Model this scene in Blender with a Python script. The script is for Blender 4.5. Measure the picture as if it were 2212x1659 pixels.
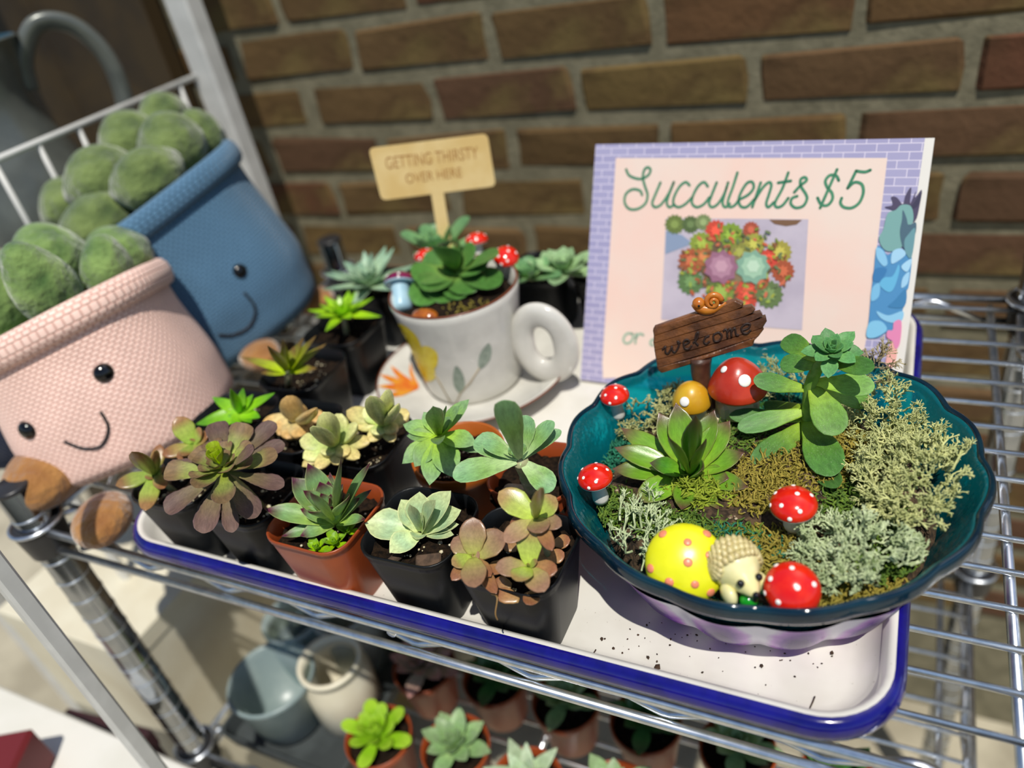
import bpy, math, random
from mathutils import Vector as V, Matrix as M
random.seed(7)
for o in list(bpy.data.objects): bpy.data.objects.remove(o)
SC = bpy.context.scene
COL = SC.collection

# ------------------------------------------------------------------ camera
FPX, CX, CY, CAMH = 1685.6, 1106.0, 829.5, 0.4
RR = ((0.8990359, 0.40160311, -0.17449751),      # image right
      (0.097582, -0.57224512, -0.81425627),      # image down
      (-0.4268632, 0.71501781, -0.55365814))     # viewing direction
CAM = V((0, 0, CAMH))
cam = bpy.data.cameras.new('camera')
camo = bpy.data.objects.new('camera', cam); COL.objects.link(camo)
cam.sensor_width = 36.0; cam.lens = FPX / 2212 * 36.0
cam.clip_start = 0.02; cam.clip_end = 60
r, d, f = (V(x) for x in RR)
camo.matrix_world = M(((r.x, -d.x, -f.x, 0), (r.y, -d.y, -f.y, 0), (r.z, -d.z, -f.z, CAMH), (0, 0, 0, 1)))
cam.dof.use_dof = True
cam.dof.focus_distance = 0.475
cam.dof.aperture_fstop = 3.3
SC.camera = camo

# ------------------------------------------------------------------ sky, sun, exposure
world = bpy.data.worlds.new('sky'); SC.world = world
world.use_nodes = True
wn = world.node_tree.nodes; wl = world.node_tree.links
sky = wn.new('ShaderNodeTexSky'); sky.sky_type = 'NISHITA'
sky.sun_disc = False; sky.sun_elevation = math.radians(64); sky.sun_rotation = math.radians(30)
sky.air_density = 1.0; sky.dust_density = 1.2
wn['Background'].inputs['Strength'].default_value = 0.105
wl.new(sky.outputs['Color'], wn['Background'].inputs['Color'])
sun = bpy.data.lights.new('sun', 'SUN'); sun.energy = 3.7; sun.angle = math.radians(0.6)
sun.color = (1.0, 0.95, 0.86)
suno = bpy.data.objects.new('sun', sun); COL.objects.link(suno)
suno.location = (1.0, -1.5, 4)
suno.rotation_euler = V((-0.27, 0.41, -1.0)).to_track_quat('-Z', 'Y').to_euler()
SC.view_settings.view_transform = 'Standard'
SC.view_settings.look = 'None'
SC.view_settings.exposure = 0.12
SC.view_settings.gamma = 1.0
SC.view_settings.use_curve_mapping = False
SC.cycles.max_bounces = 8
SC.cycles.transparent_max_bounces = 16
SC.cycles.caustics_reflective = False
SC.cycles.caustics_refractive = False

# ------------------------------------------------------------------ projecting helpers (photo pixel -> place)
def ray(px, py):
    a, b = (px - CX) / FPX, (py - CY) / FPX
    return V((RR[0][i] * a + RR[1][i] * b + RR[2][i] for i in range(3)))
def P(px, py, z):
    q = ray(px, py); return CAM + q * ((z - CAMH) / q.z)
def D(px, py, dep): return CAM + ray(px, py) * dep
def PY(px, py, y):
    q = ray(px, py); return CAM + q * (y / q.y)
def PP(px, py, p0, n):
    q = ray(px, py); return CAM + q * ((p0 - CAM).dot(n) / q.dot(n))
def depth(p): return (p - CAM).dot(V(RR[2]))
def crop(ox, oy, s): return lambda a, b: (ox + a * s, oy + b * s)

# ------------------------------------------------------------------ materials
def lin(c):
    if isinstance(c, str): c = tuple(int(c[i:i + 2], 16) / 255 for i in (0, 2, 4))
    return tuple(x / 12.92 if x <= 0.04045 else ((x + 0.055) / 1.055) ** 2.4 for x in c) + (1.0,)
def newmat(name):
    m = bpy.data.materials.new(name); m.use_nodes = True
    return m, m.node_tree.nodes, m.node_tree.links, m.node_tree.nodes['Principled BSDF']
def noise(n, l, scale, detail=4, coord='Object', rough=.55):
    tc = n.new('ShaderNodeTexCoord'); t = n.new('ShaderNodeTexNoise')
    t.inputs['Scale'].default_value = scale; t.inputs['Detail'].default_value = detail; t.inputs['Roughness'].default_value = rough
    l.new(tc.outputs[coord], t.inputs['Vector']); return t
def mixc(n, l, fac, a, b, mode='MIX'):
    x = n.new('ShaderNodeMix'); x.data_type = 'RGBA'; x.blend_type = mode
    for s, v in ((0, fac), (6, a), (7, b)):
        if hasattr(v, 'links'): l.new(v, x.inputs[s])
        else: x.inputs[s].default_value = v
    return x.outputs[2]
def ramp(n, l, fac, stops):
    x = n.new('ShaderNodeValToRGB'); e = x.color_ramp.elements
    while len(e) < len(stops): e.new(0.5)
    for i, (p, c) in enumerate(stops): e[i].position = p; e[i].color = c
    l.new(fac, x.inputs['Fac']); return x.outputs['Color']
def bump(n, l, b, h, strength, dist):
    x = n.new('ShaderNodeBump'); x.inputs['Strength'].default_value = strength; x.inputs['Distance'].default_value = dist
    l.new(h, x.inputs['Height']); l.new(x.outputs['Normal'], b.inputs['Normal'])
def mat(name, c1, c2=None, scale=60, rough=.5, metal=0, coat=0, bmp=0, bscale=300, bdist=.001, spec=.5, lo=.4, hi=.62, sheen=0, sss=0):
    m, n, l, b = newmat(name)
    if c2 is None: b.inputs['Base Color'].default_value = lin(c1)
    else:
        t = noise(n, l, scale); l.new(ramp(n, l, t.outputs['Fac'], [(lo, lin(c1)), (hi, lin(c2))]), b.inputs['Base Color'])
    b.inputs['Roughness'].default_value = rough; b.inputs['Metallic'].default_value = metal
    b.inputs['Coat Weight'].default_value = coat; b.inputs['Coat Roughness'].default_value = .08
    b.inputs['Specular IOR Level'].default_value = spec
    if sheen: b.inputs['Sheen Weight'].default_value = sheen
    if sss:
        b.inputs['Subsurface Weight'].default_value = sss; b.inputs['Subsurface Radius'].default_value = (.5, .4, .2); b.inputs['Subsurface Scale'].default_value = .004
    if bmp:
        t2 = noise(n, l, bscale, 5); bump(n, l, b, t2.outputs['Fac'], bmp, bdist)
    return m
def leafmat(name, rough=.38, mott=.25, scale=350, dust=0, coat=0, sat=1.15):
    m, n, l, b = newmat(name)
    at = n.new('ShaderNodeAttribute'); at.attribute_name = 'Col'
    oi = n.new('ShaderNodeObjectInfo')
    mr = n.new('ShaderNodeMapRange'); l.new(oi.outputs['Random'], mr.inputs[0]); mr.inputs[3].default_value = .82; mr.inputs[4].default_value = 1.15
    hs = n.new('ShaderNodeHueSaturation'); l.new(at.outputs['Color'], hs.inputs['Color']); l.new(mr.outputs[0], hs.inputs['Value'])
    t = noise(n, l, 9, 5); t.inputs['Distortion'].default_value = .4
    mr2 = n.new('ShaderNodeMapRange'); l.new(t.outputs['Fac'], mr2.inputs[0]); mr2.inputs[1].default_value = .3; mr2.inputs[2].default_value = .7
    mr2.inputs[3].default_value = 1 - mott; mr2.inputs[4].default_value = 1 + mott * .6
    hs2 = n.new('ShaderNodeHueSaturation'); hs2.inputs['Saturation'].default_value = sat; l.new(hs.outputs['Color'], hs2.inputs['Color']); l.new(mr2.outputs[0], hs2.inputs['Value'])
    c = hs2.outputs['Color']
    if dust:
        t3 = noise(n, l, 55, 3); c = mixc(n, l, ramp(n, l, t3.outputs['Fac'], [(.6, (0, 0, 0, 1)), (.78, (dust,) * 3 + (1,))]), c, lin('d8dcc8'))
    l.new(c, b.inputs['Base Color'])
    b.inputs['Roughness'].default_value = rough; b.inputs['Coat Weight'].default_value = coat; b.inputs['Coat Roughness'].default_value = .15
    b.inputs['Specular IOR Level'].default_value = .32
    b.inputs['Subsurface Weight'].default_value = .12; b.inputs['Subsurface Radius'].default_value = (.6, .8, .3); b.inputs['Subsurface Scale'].default_value = .002
    t4 = noise(n, l, 30, 3); bump(n, l, b, t4.outputs['Fac'], .12, .0006)
    return m

# ------------------------------------------------------------------ mesh helpers
W = {}
def link(o, parent=None, mw=None):
    COL.objects.link(o)
    if parent is not None:
        o.parent = parent; o.matrix_parent_inverse = W[parent.name].inverted()
    if mw is not None: o.matrix_basis = mw
    W[o.name] = (mw.copy() if mw is not None else M())
    return o
def empty(name, loc, label, cat, group=None):
    o = bpy.data.objects.new(name, None); o.empty_display_size = .02
    link(o, None, M.Translation(loc)); return tag(o, label, cat, group)
def tag(o, label=None, cat=None, group=None, kind=None):
    if label: o['label'] = label
    if cat: o['category'] = cat
    if group: o['group'] = group
    if kind: o['kind'] = kind
    return o
class MB:
    def __init__(s): s.v = []; s.f = []; s.c = []; s.uv = None
    def add(s, vs, fs, c=None):
        k = len(s.v); s.v += [tuple(x) for x in vs]; s.f += [tuple(i + k for i in f) for f in fs]
        if c is not None: s.c += (list(c) if isinstance(c, list) else [c] * len(vs))
        return s
    def mesh(s, name, m, smooth=True, tx=None):
        me = bpy.data.meshes.new(name)
        me.from_pydata([tuple(tx @ V(x)) for x in s.v] if tx is not None else s.v, [], s.f)
        if len(s.c) == len(s.v) and s.c:
            a = me.color_attributes.new('Col', 'FLOAT_COLOR', 'POINT')
            a.data.foreach_set('color', [y for x in s.c for y in x])
        if s.uv:
            u = me.uv_layers.new(name='UVMap'); lv = [0] * len(me.loops); me.loops.foreach_get('vertex_index', lv)
            u.data.foreach_set('uv', [y for i in lv for y in s.uv[i]])
        if smooth: me.polygons.foreach_set('use_smooth', [True] * len(me.polygons))
        for x in (m if isinstance(m, (list, tuple)) else [m]): me.materials.append(x)
        me.update(); return me
    def build(s, name, m, parent=None, smooth=True, mw=None, sharp=None):
        me = s.mesh(name, m, smooth)
        if sharp is not None: me.set_sharp_from_angle(angle=math.radians(sharp))
        return link(bpy.data.objects.new(name, me), parent, mw)
def inst(name, me, parent, mw): return link(bpy.data.objects.new(name, me), parent, mw)
def frame(x, up):
    x = x.normalized(); z = up - x * up.dot(x)
    if z.length < 1e-6: z = V((1, 0, 0)) - x * x.x
    z.normalize(); return x, z.cross(x), z
def mtx(x, y, z, t): return M(((x[0], y[0], z[0], t[0]), (x[1], y[1], z[1], t[1]), (x[2], y[2], z[2], t[2]), (0, 0, 0, 1)))
def axis_m(base, top, s=1, spin=0):          # local z from base towards top
    z = (top - base).normalized(); x = V((1, 0, 0)) if abs(z.x) < .9 else V((0, 1, 0))
    x = (x - z * x.dot(z)).normalized(); y = z.cross(x)
    return mtx(x * s, y * s, z * s, base) @ M.Rotation(spin, 4, 'Z')
def tube(pts, r, n=8, closed=False, cap=True, flat=1):
    pts = [V(p) for p in pts]; k = len(pts); rs = r if isinstance(r, (list, tuple)) else [r] * k
    vs = []; fs = []; up = None
    for i, p in enumerate(pts):
        a = pts[i - 1] if (i > 0 or closed) else p; b = pts[(i + 1) % k] if (i < k - 1 or closed) else p
        t = (b - a); t = t.normalized() if t.length > 1e-9 else V((0, 0, 1))
        if up is None: up = V((0, 0, 1)) if abs(t.z) < .9 else V((1, 0, 0))
        up = (up - t * up.dot(t)).normalized(); s = t.cross(up)
        for j in range(n):
            w = 2 * math.pi * j / n; vs.append(p + (s * math.cos(w) + up * math.sin(w) * flat) * rs[i])
    for i in range(k if closed else k - 1):
        for j in range(n):
            fs.append((i * n + j, i * n + (j + 1) % n, ((i + 1) % k) * n + (j + 1) % n, ((i + 1) % k) * n + j))
    if cap and not closed:
        fs.append(tuple(range(n - 1, -1, -1))); fs.append(tuple(range((k - 1) * n, k * n)))
    return vs, fs
def lathe(prof, n=32, cap0=False, cap1=False, fn=None):
    vs = []; fs = []
    for i, (r, z) in enumerate(prof):
        for j in range(n):
            w = 2 * math.pi * j / n; p = (r * math.cos(w), r * math.sin(w), z)
            vs.append(fn(p, w, i) if fn else p)
    for i in range(len(prof) - 1):
        for j in range(n): fs.append((i * n + j, i * n + (j + 1) % n, (i + 1) * n + (j + 1) % n, (i + 1) * n + j))
    if cap0: fs.append(tuple(range(n - 1, -1, -1)))
    if cap1: fs.append(tuple((len(prof) - 1) * n + j for j in range(n)))
    return vs, fs
def box(c, s, rot=None):
    x, y, z = s[0] / 2, s[1] / 2, s[2] / 2
    vs = [V((a * x, b * y, e * z)) for e in (-1, 1) for b in (-1, 1) for a in (-1, 1)]
    if rot is not None: vs = [rot @ v for v in vs]
    return [v + V(c) for v in vs], [(0, 2, 3, 1), (4, 5, 7, 6), (0, 1, 5, 4), (2, 6, 7, 3), (0, 4, 6, 2), (1, 3, 7, 5)]
def bbox(c, s, b, rot=None):                  # box with chamfered edges
    vs = []
    for e in (-1, 1):
        for bb in (-1, 1):
            for a in (-1, 1):
                for k in range(3):
                    q = [s[i] / 2 - (0 if i == k else b) for i in range(3)]
                    v = V((a * q[0], bb * q[1], e * q[2])); vs.append((rot @ v if rot is not None else v) + V(c))
    import itertools
    idx = lambda a, y, z, k: ((z > 0) * 4 + (y > 0) * 2 + (a > 0)) * 3 + k
    fs = []
    for s1 in (-1, 1):
        for k in range(3):
            cs = []
            for u, w in ((-1, -1), (1, -1), (1, 1), (-1, 1)):
                t = [0, 0, 0]; t[k] = s1; t[(k + 1) % 3] = u; t[(k + 2) % 3] = w; cs.append(idx(*t, k))
            fs.append(tuple(cs if s1 > 0 else cs[::-1]))
    for k in range(3):                       # edges along axis k
        i, j = (k + 1) % 3, (k + 2) % 3
        for u in (-1, 1):
            for w in (-1, 1):
                t0 = [0] * 3; t0[k] = -1; t0[i] = u; t0[j] = w; t1 = list(t0); t1[k] = 1
                q = (idx(*t0, i), idx(*t1, i), idx(*t1, j), idx(*t0, j)); fs.append(q if u * w > 0 else q[::-1])
    for a in (-1, 1):
        for y in (-1, 1):
            for z in (-1, 1):
                q = (idx(a, y, z, 0), idx(a, y, z, 1), idx(a, y, z, 2)); fs.append(q if a * y * z > 0 else q[::-1])
    return vs, fs
def rrect(x0, x1, y0, y1, r, z, n=8):
    out = []
    for cx, cy, a0 in ((x1 - r, y1 - r, 0), (x0 + r, y1 - r, 90), (x0 + r, y0 + r, 180), (x1 - r, y0 + r, 270)):
        for i in range(n + 1):
            w = math.radians(a0 + 90 * i / n); out.append((cx + r * math.cos(w), cy + r * math.sin(w), z))
    return out
def loft(loops, cap0=False, cap1=False):
    n = len(loops[0]); vs = [p for l in loops for p in l]; fs = []
    for i in range(len(loops) - 1):
        for j in range(n): fs.append((i * n + j, i * n + (j + 1) % n, (i + 1) * n + (j + 1) % n, (i + 1) * n + j))
    if cap0: fs.append(tuple(range(n - 1, -1, -1)))
    if cap1: fs.append(tuple((len(loops) - 1) * n + j for j in range(n)))
    return vs, fs
def sphere(c, r, nu=16, nv=10, fn=None):
    if not isinstance(r, (tuple, list)): r = (r, r, r)
    vs = [(0, 0, -1)]; fs = []
    for i in range(1, nv):
        t = math.pi * i / nv - math.pi / 2
        for j in range(nu): vs.append((math.cos(t) * math.cos(2 * math.pi * j / nu), math.cos(t) * math.sin(2 * math.pi * j / nu), math.sin(t)))
    vs.append((0, 0, 1)); k = len(vs) - 1
    for j in range(nu):
        fs.append((0, 1 + (j + 1) % nu, 1 + j)); fs.append((k, k - nu + j, k - nu + (j + 1) % nu))
    for i in range(nv - 2):
        for j in range(nu): fs.append((1 + i * nu + j, 1 + i * nu + (j + 1) % nu, 1 + (i + 1) * nu + (j + 1) % nu, 1 + (i + 1) * nu + j))
    if fn: vs = [fn(V(v)) for v in vs]
    return [(c[0] + v[0] * r[0], c[1] + v[1] * r[1], c[2] + v[2] * r[2]) for v in vs], fs
def smooth_line(pts, k=6, closed=False):
    pts = [V(p) for p in pts]; n = len(pts); out = []
    for i in range(n if closed else n - 1):
        g = lambda j: pts[j % n] if closed else pts[max(0, min(n - 1, j))]
        a, b, c, e = g(i - 1), g(i), g(i + 1), g(i + 2)
        for s in range(k):
            t = s / k
            out.append(.5 * ((2 * b) + (c - a) * t + (2 * a - 5 * b + 4 * c - e) * t * t + (3 * b - a - 3 * c + e) * t ** 3))
    if not closed: out.append(pts[-1])
    return out
def interp(pts, u):
    for (a, x), (b, y) in zip(pts, pts[1:]):
        if u <= b:
            t = (u - a) / (b - a); t = t * t * (3 - 2 * t) * .5 + t * .5; return x + (y - x) * t
    return pts[-1][1]
rnd = random.uniform

# ------------------------------------------------------------------ leaves
PROF = {
 'ech': [(0, .42), (.2, .64), (.42, .93), (.6, 1), (.76, .84), (.88, .48), (.95, .17), (1, .01)],
 'spat': [(0, .2), (.3, .4), (.6, .8), (.8, 1), (.92, .86), (.98, .5), (1, .1)],
 'fat': [(0, .4), (.2, .72), (.5, 1), (.75, .9), (.92, .52), (1, .06)],
 'lance': [(0, .7), (.15, .92), (.35, 1), (.6, .8), (.85, .4), (1, .03)],
 'round': [(0, .32), (.25, .6), (.55, .94), (.75, 1), (.9, .78), (.97, .45), (1, .1)],
}
def leaf_mesh(name, kind, m, base, mid, tip, edge=None, thick=.22, bend=.25, cup=.3, teeth=0, nu=12, nc=16, midpos=.5, tippos=.85):
    b, md, tp = lin(base), lin(mid), lin(tip); ed = lin(edge) if edge else None
    vs = []; fs = []; cs = []
    pr = PROF[kind]; thp = [(0, .75), (.4, 1), (.8, .75), (.95, .35), (1, .04)]
    for i in range(nu + 1):
        u = i / nu; u = u if u < .6 else .6 + .4 * math.sin((u - .6) / .4 * math.pi / 2)
        w = interp(pr, u); th = interp(thp, u) * thick
        for j in range(nc):
            a = 2 * math.pi * j / nc; y = .5 * w * math.cos(a)
            if teeth and j in (0, nc // 2) and i % 2: y *= 1 + teeth
            z = th * math.sin(a) * (.45 if math.sin(a) > 0 else 1.0) * .5
            z += bend * u * u + cup * y * y * 2
            vs.append((u, y, z))
            if u < midpos: t = u / midpos; c = [b[k] + (md[k] - b[k]) * t for k in range(3)]
            else:
                t = min(1, max(0, (u - midpos) / (tippos - midpos))); t = t * t * (3 - 2 * t); c = [md[k] + (tp[k] - md[k]) * t for k in range(3)]
            if ed:
                e = .7 * abs(math.cos(a)) ** 14; c = [c[k] + (ed[k] - c[k]) * e for k in range(3)]
            cs.append((c[0], c[1], c[2], 1))
    for i in range(nu):
        for j in range(nc): fs.append((i * nc + j, (i + 1) * nc + j, (i + 1) * nc + (j + 1) % nc, i * nc + (j + 1) % nc))
    fs.append(tuple(range(nc))); fs.append(tuple(nu * nc + j for j in range(nc - 1, -1, -1)))
    mb = MB(); mb.add(vs, fs, cs)
    return mb.mesh(name, m)
def leaf(parent, me, base, tip, w, inward=.35, hint=None, name='leaf'):
    x = tip - base; L = x.length
    rad = V((x.x, x.y, 0)); rad = rad.normalized() if rad.length > 1e-6 else V((0, -1, 0))
    h = hint if hint is not None else V((0, 0, 1)) - rad * inward + (CAM - base).normalized() * .8
    X, Y, Z = frame(x, h)
    return inst(name, me, parent, mtx(X * L, Y * w, Z * w, base))
def tip_at(px, py, c, el, maxl=.1):
    best = None; te = math.tan(math.radians(el)); ce = math.cos(math.radians(el))
    for k in range(-60, 161):
        z = c.z + k * .0008; p = P(px, py, z); hd = math.hypot(p.x - c.x, p.y - c.y)
        e = abs((z - c.z) - te * hd) * ce + .3 * max(0, (p - c).length - maxl)
        if best is None or e < best[0]: best = (e, p)
    return best[1]
def rosette(parent, cr, c, specs, me, wscale, maxl=.1, basef=.06, name='leaf', wf=1.18):
    """specs: (zx, zy, elevation, width in crop px); c: centre point; cr: crop transform"""
    for s in specs:
        px, py = cr(s[0], s[1]); t = tip_at(px, py, c, s[2], maxl)
        w = s[3] * wscale * depth(t) / FPX * wf
        mm = me[s[4]] if isinstance(me, (list, tuple)) and len(s) > 4 else (me[0] if isinstance(me, (list, tuple)) else me)
        leaf(parent, mm, c + (t - c) * basef, t, w, name=name)
def spiral(parent, c, rad, n, me, w, el0=8, el1=78, axis=None, jit=.1, name='leaf'):
    A = axis if axis is not None else M()
    for i in range(n):
        f = i / (n - 1); a = i * 2.39996 + rnd(-.12, .12); el = math.radians(el0 + (el1 - el0) * f ** 1.1 + rnd(-5, 5)); L = rad * (1 - .62 * f) * (1 + rnd(-jit, jit))
        dv = A @ V((math.cos(a) * math.cos(el), math.sin(a) * math.cos(el), math.sin(el)))
        up = (A @ V((0, 0, 1))) - V((dv.x, dv.y, 0)) * .35
        leaf(parent, me, c + dv * rad * .05, c + dv * L, w * (1 - .45 * f), hint=up, name=name)

# ================================================================== structure
# brick wall
WY = 0.89
def brickmat():
    m, n, l, b = newmat('brick')
    oi = n.new('ShaderNodeObjectInfo')
    base = ramp(n, l, oi.outputs['Random'], [(0, lin('5e4a2e')), (.3, lin('665034')), (.5, lin('5c4232')), (.68, lin('6a5834')), (.85, lin('62402e')), (1, lin('50402e'))])
    t = noise(n, l, 10, 6, rough=.65); c = mixc(n, l, ramp(n, l, t.outputs['Fac'], [(.42, (0, 0, 0, 1)), (.68, (.85, .85, .85, 1))]), base, lin('463422'))
    t2 = noise(n, l, 9, 3); c = mixc(n, l, ramp(n, l, t2.outputs['Fac'], [(.52, (0, 0, 0, 1)), (.75, (.7, .7, .7, 1))]), c, lin('8a7a48'))
    l.new(c, b.inputs['Base Color']); b.inputs['Roughness'].default_value = .9; b.inputs['Specular IOR Level'].default_value = .2
    t3 = noise(n, l, 60, 6); bump(n, l, b, t3.outputs['Fac'], .6, .004)
    return m
MBRICK = brickmat()
MMORT = mat('mortar', '716c58', '827c66', 40, .95, bmp=.5, bscale=120, bdist=.003, spec=.2)
mb = MB(); mb.add(*box((-.45, WY + .0525, .0), (2.9, .104, 1.9)))
wall = tag(mb.build('wall_back', MMORT, smooth=False), kind='structure')
BH, BL, PZ, PX = .0545, .189, .0675, .2015
zline = PY(900, 160, WY).z
variants = []
for k in range(14):
    mb = MB(); vs, fs = bbox((0, 0, 0), (BL, .03, BH), .0055)
    mb.add([v + V((rnd(-.005, .005), rnd(-.002, .002), rnd(-.0038, .0038))) for v in vs], fs)
    variants.append(mb.mesh('brick', MBRICK, smooth=False))
xj = PY(765, 110, WY).x
for row in range(-12, 7):
    zc = zline + (row + .5) * PZ
    off = 0 if row % 2 == 0 else PX * .5
    k0 = int((-1.42 - xj - off) / PX) - 1
    for k in range(k0, k0 + 12):
        xc = xj + off + (k + .5) * PX + rnd(-.003, .003)
        if xc < -1.5 or xc > .62: continue
        inst('brick', random.choice(variants), wall, M.Translation((xc, WY + .0125 + rnd(-.0015, .0015), zc + rnd(-.002, .002))) @ M.Rotation(rnd(-.012, .012), 4, 'Y') @ M.Rotation(random.choice((0, math.pi)), 4, 'Z'))
# ground
FZ = -.86
MFLOOR = mat('concrete', '9a927e', 'b6ae98', 8, .9, bmp=.4, bscale=60, bdist=.003)
mb = MB(); mb.add(*box((-.4, -.5, FZ - .03), (7, 5, .06)))
tag(mb.build('floor', MFLOOR, smooth=False), kind='structure')

# ================================================================== chrome wire rack
MCHROME = mat('chrome', 'e8ecf2', 'ccd4de', 90, .3, 1.0)
MCHROMED = mat('chrome_post', 'b8bcc2', 'a2a8b0', 30, .12, 1.0)
MCAP = mat('black_plastic_cap', '2a2a2c', rough=.35)
RX0, RX1, RY0, RY1 = -.648, .108, .2455, .722
rack = empty('wire_rack', (RX0, RY0, FZ), 'chrome wire shelving rack carrying the white enamel tray of succulents', 'rack')
LOWZ = -.345
mb = MB(); mb.add(*lathe([(.0149, -.0012), (.0155, -.0006), (.0155, .0006), (.0149, .0012)], 20)); ME_GR = mb.mesh('groove_ring', MCHROME)
for (x, y) in ((RX0, RY0 + .004), (RX1 + .006, RY1 - .004), (RX0, RY1 - .004), (RX1 + .006, RY0 + .004)):
    prof = [(.0125, FZ + .001)]
    z = FZ + .03; rings = []
    while z < .036: rings.append(z); z += .0255
    mb = MB(); mb.add(*lathe([(.0148, FZ), (.0148, .040), (.0140, .0415)], 24, True, True))
    po = mb.build('post', MCHROMED, rack, mw=M.Translation((x, y, 0)), sharp=40)
    if (x < 0) == (y < .5):                  # the two posts in view
        for z in rings: inst('groove_ring', ME_GR, po, M.Translation((x, y, z)))
    mb = MB(); mb.add(*lathe([(.0150, .0395), (.0154, .0405), (.0154, .0425), (.0138, .0438), (0.0005, .044)], 24, False, True))
    mb.build('post_cap', MCAP, po, mw=M.Translation((x, y, 0)))
    for zs in (0, LOWZ):
        mb = MB(); mb.add(*lathe([(.0150, zs - .031), (.0182, zs - .030), (.0210, zs - .004), (.0210, zs + .001), (.0150, zs + .0015)], 24))
        mb.build('collar', MCAP, po, mw=M.Translation((x, y, 0)), sharp=50)
        mb = MB(); mb.add(*tube([(.0216 * math.cos(a * math.pi / 12), .0216 * math.sin(a * math.pi / 12), zs + .001) for a in range(24)], .0018, 8, True))
        mb.build('collar_ring', MCHROME, po, mw=M.Translation((x, y, 0)))
def shelf(zt, nm):
    # long rails front and back, each an upper and a lower wire with a zigzag between
    for y, s in ((RY0, 1), (RY1, -1)):
        for z, r_ in ((zt - .0035, .0034), (zt - .0255, .0032)):
            mb = MB(); mb.add(*tube([(RX0, y, z), (RX1, y, z)], r_, 10)); mb.build('rail_wire', MCHROME, rack)
        pts = []; x = -.607; k = 0
        xs = [x + i * .04275 for i in range(-1, 18)]
        pts = [(xx, y + s * .0055, zt - (.0235 if i % 2 else .0045)) for i, xx in enumerate(xs) if RX0 <= xx <= RX1]
        q = []
        for a, b in zip(pts, pts[1:]): q += [V(a).lerp(V(b), t) for t in (.06, .94)]
        mb = MB(); mb.add(*tube(q, .0029, 8)); mb.build('zigzag_wire', MCHROME, rack)
    for x in (RX0 + .001, RX1):
        for z in (zt - .0035, zt - .0255):
            mb = MB(); mb.add(*tube([(x, RY0, z), (x, RY1, z)], .0032, 8)); mb.build('rail_wire', MCHROME, rack)
        q = []; n = 12
        pts = [V((x - math.copysign(.0055, x), RY0 + .02 + i * (RY1 - RY0 - .04) / n, zt - (.0235 if i % 2 else .0045))) for i in range(n + 1)]
        for a, b in zip(pts, pts[1:]): q += [a.lerp(b, t) for t in (.06, .94)]
        mb = MB(); mb.add(*tube(q, .0029, 8)); mb.build('zigzag_wire', MCHROME, rack)
    for x in (.081, -.28):
        mb = MB(); mb.add(*tube([(x, RY0, zt - .012), (x, RY1, zt - .012)], .0034, 8)); mb.build('support_wire', MCHROME, rack)
    y = .2785; me = None
    while y < RY1 - .012:
        if me is None:
            mb = MB(); mb.add(*tube([(RX0, 0, 0), (RX1, 0, 0)], .0021, 8)); me = mb.mesh('shelf_wire', MCHROME)
        inst('shelf_wire', me, rack, M.Translation((0, y, zt - .0062))); y += .0286
shelf(0, 'upper'); shelf(LOWZ, 'lower')

# ================================================================== enamel tray
TX0, TX1, TY0, TY1 = -.530, .0265, .2375, .665
def enamel():
    m, n, l, b = newmat('white_enamel')
    t = noise(n, l, 25, 3); c = ramp(n, l, t.outputs['Fac'], [(.4, lin('dcdad2')), (.7, lin('d2cfc6'))])
    t2 = noise(n, l, 420, 2); c = mixc(n, l, ramp(n, l, t2.outputs['Fac'], [(.72, (0, 0, 0, 1)), (.76, (.7, .7, .7, 1))]), c, lin('8a8074'))
    l.new(c, b.inputs['Base Color']); b.inputs['Roughness'].default_value = .16; return m
MENAM = enamel()
MNAVY = mat('navy_enamel', '0c0a62', '141078', 60, .14, coat=.4, bmp=.15, bscale=60)
def ring(off, z, r=.045): return rrect(TX0 + off, TX1 - off, TY0 + off, TY1 - off, max(r - off, .008), z, 10)
tray = empty('enamel_tray', ((TX0 + TX1) / 2, (TY0 + TY1) / 2, -.004), 'white enamel tray with navy blue rolled rim on the wire rack', 'tray')
mb = MB(); mb.add(*loft([ring(.026, -.0035), ring(.018, .0), ring(.008, .012), ring(.007, .0195), ring(.004, .0232), ring(.0075, .0243), ring(.0105, .0225), ring(.013, .012), ring(.0225, .0015), ring(.028, .0002), ring(.034, 0)], True, True))
mb.build('pan', MENAM, tray, sharp=60)
mb = MB(); mb.add(*loft([ring(.0068, .0095), ring(.003, .0095), ring(.0006, .0118), ring(0, .0155), ring(.0006, .0195), ring(.0026, .0226), ring(.0046, .0237), ring(.0062, .0239)]))
mb.build('rim', MNAVY, tray)
# crumbs of soil on the tray floor
MSOIL = mat('soil', '120d09', '2c2015', 300, .95, bmp=.8, bscale=500, bdist=.002, spec=.15)
MCRUMB = mat('dark_crumb', '2a1d12', '4a3422', 300, .9)
mb = MB()
def crumb(mb, c, s):
    vs, fs = sphere((0, 0, 0), 1, 5, 3); R_ = M.Rotation(rnd(0, 6), 3, 'Z')
    mb.add([V(c) + R_ @ V((v[0] * s * rnd(.6, 1.8), v[1] * s, v[2] * s * .6)) for v in vs], fs)
for k in range(110):
    px, py = rnd(1230, 1900), rnd(1340, 1560); p = P(px, py, .0008)
    if p.y < .266 or p.x > -.01 or p.x < -.145: continue
    crumb(mb, p, rnd(.0003, .0007))
for px, py, s in ((1420, 1442, .0022), (1300, 1380, .0012), (1710, 1530, .0013), (1645, 1438, .0012), (1400, 1420, .0011), (1797, 1411, .0012), (1325, 1400, .001)):
    crumb(mb, P(px, py, .001), s)
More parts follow.
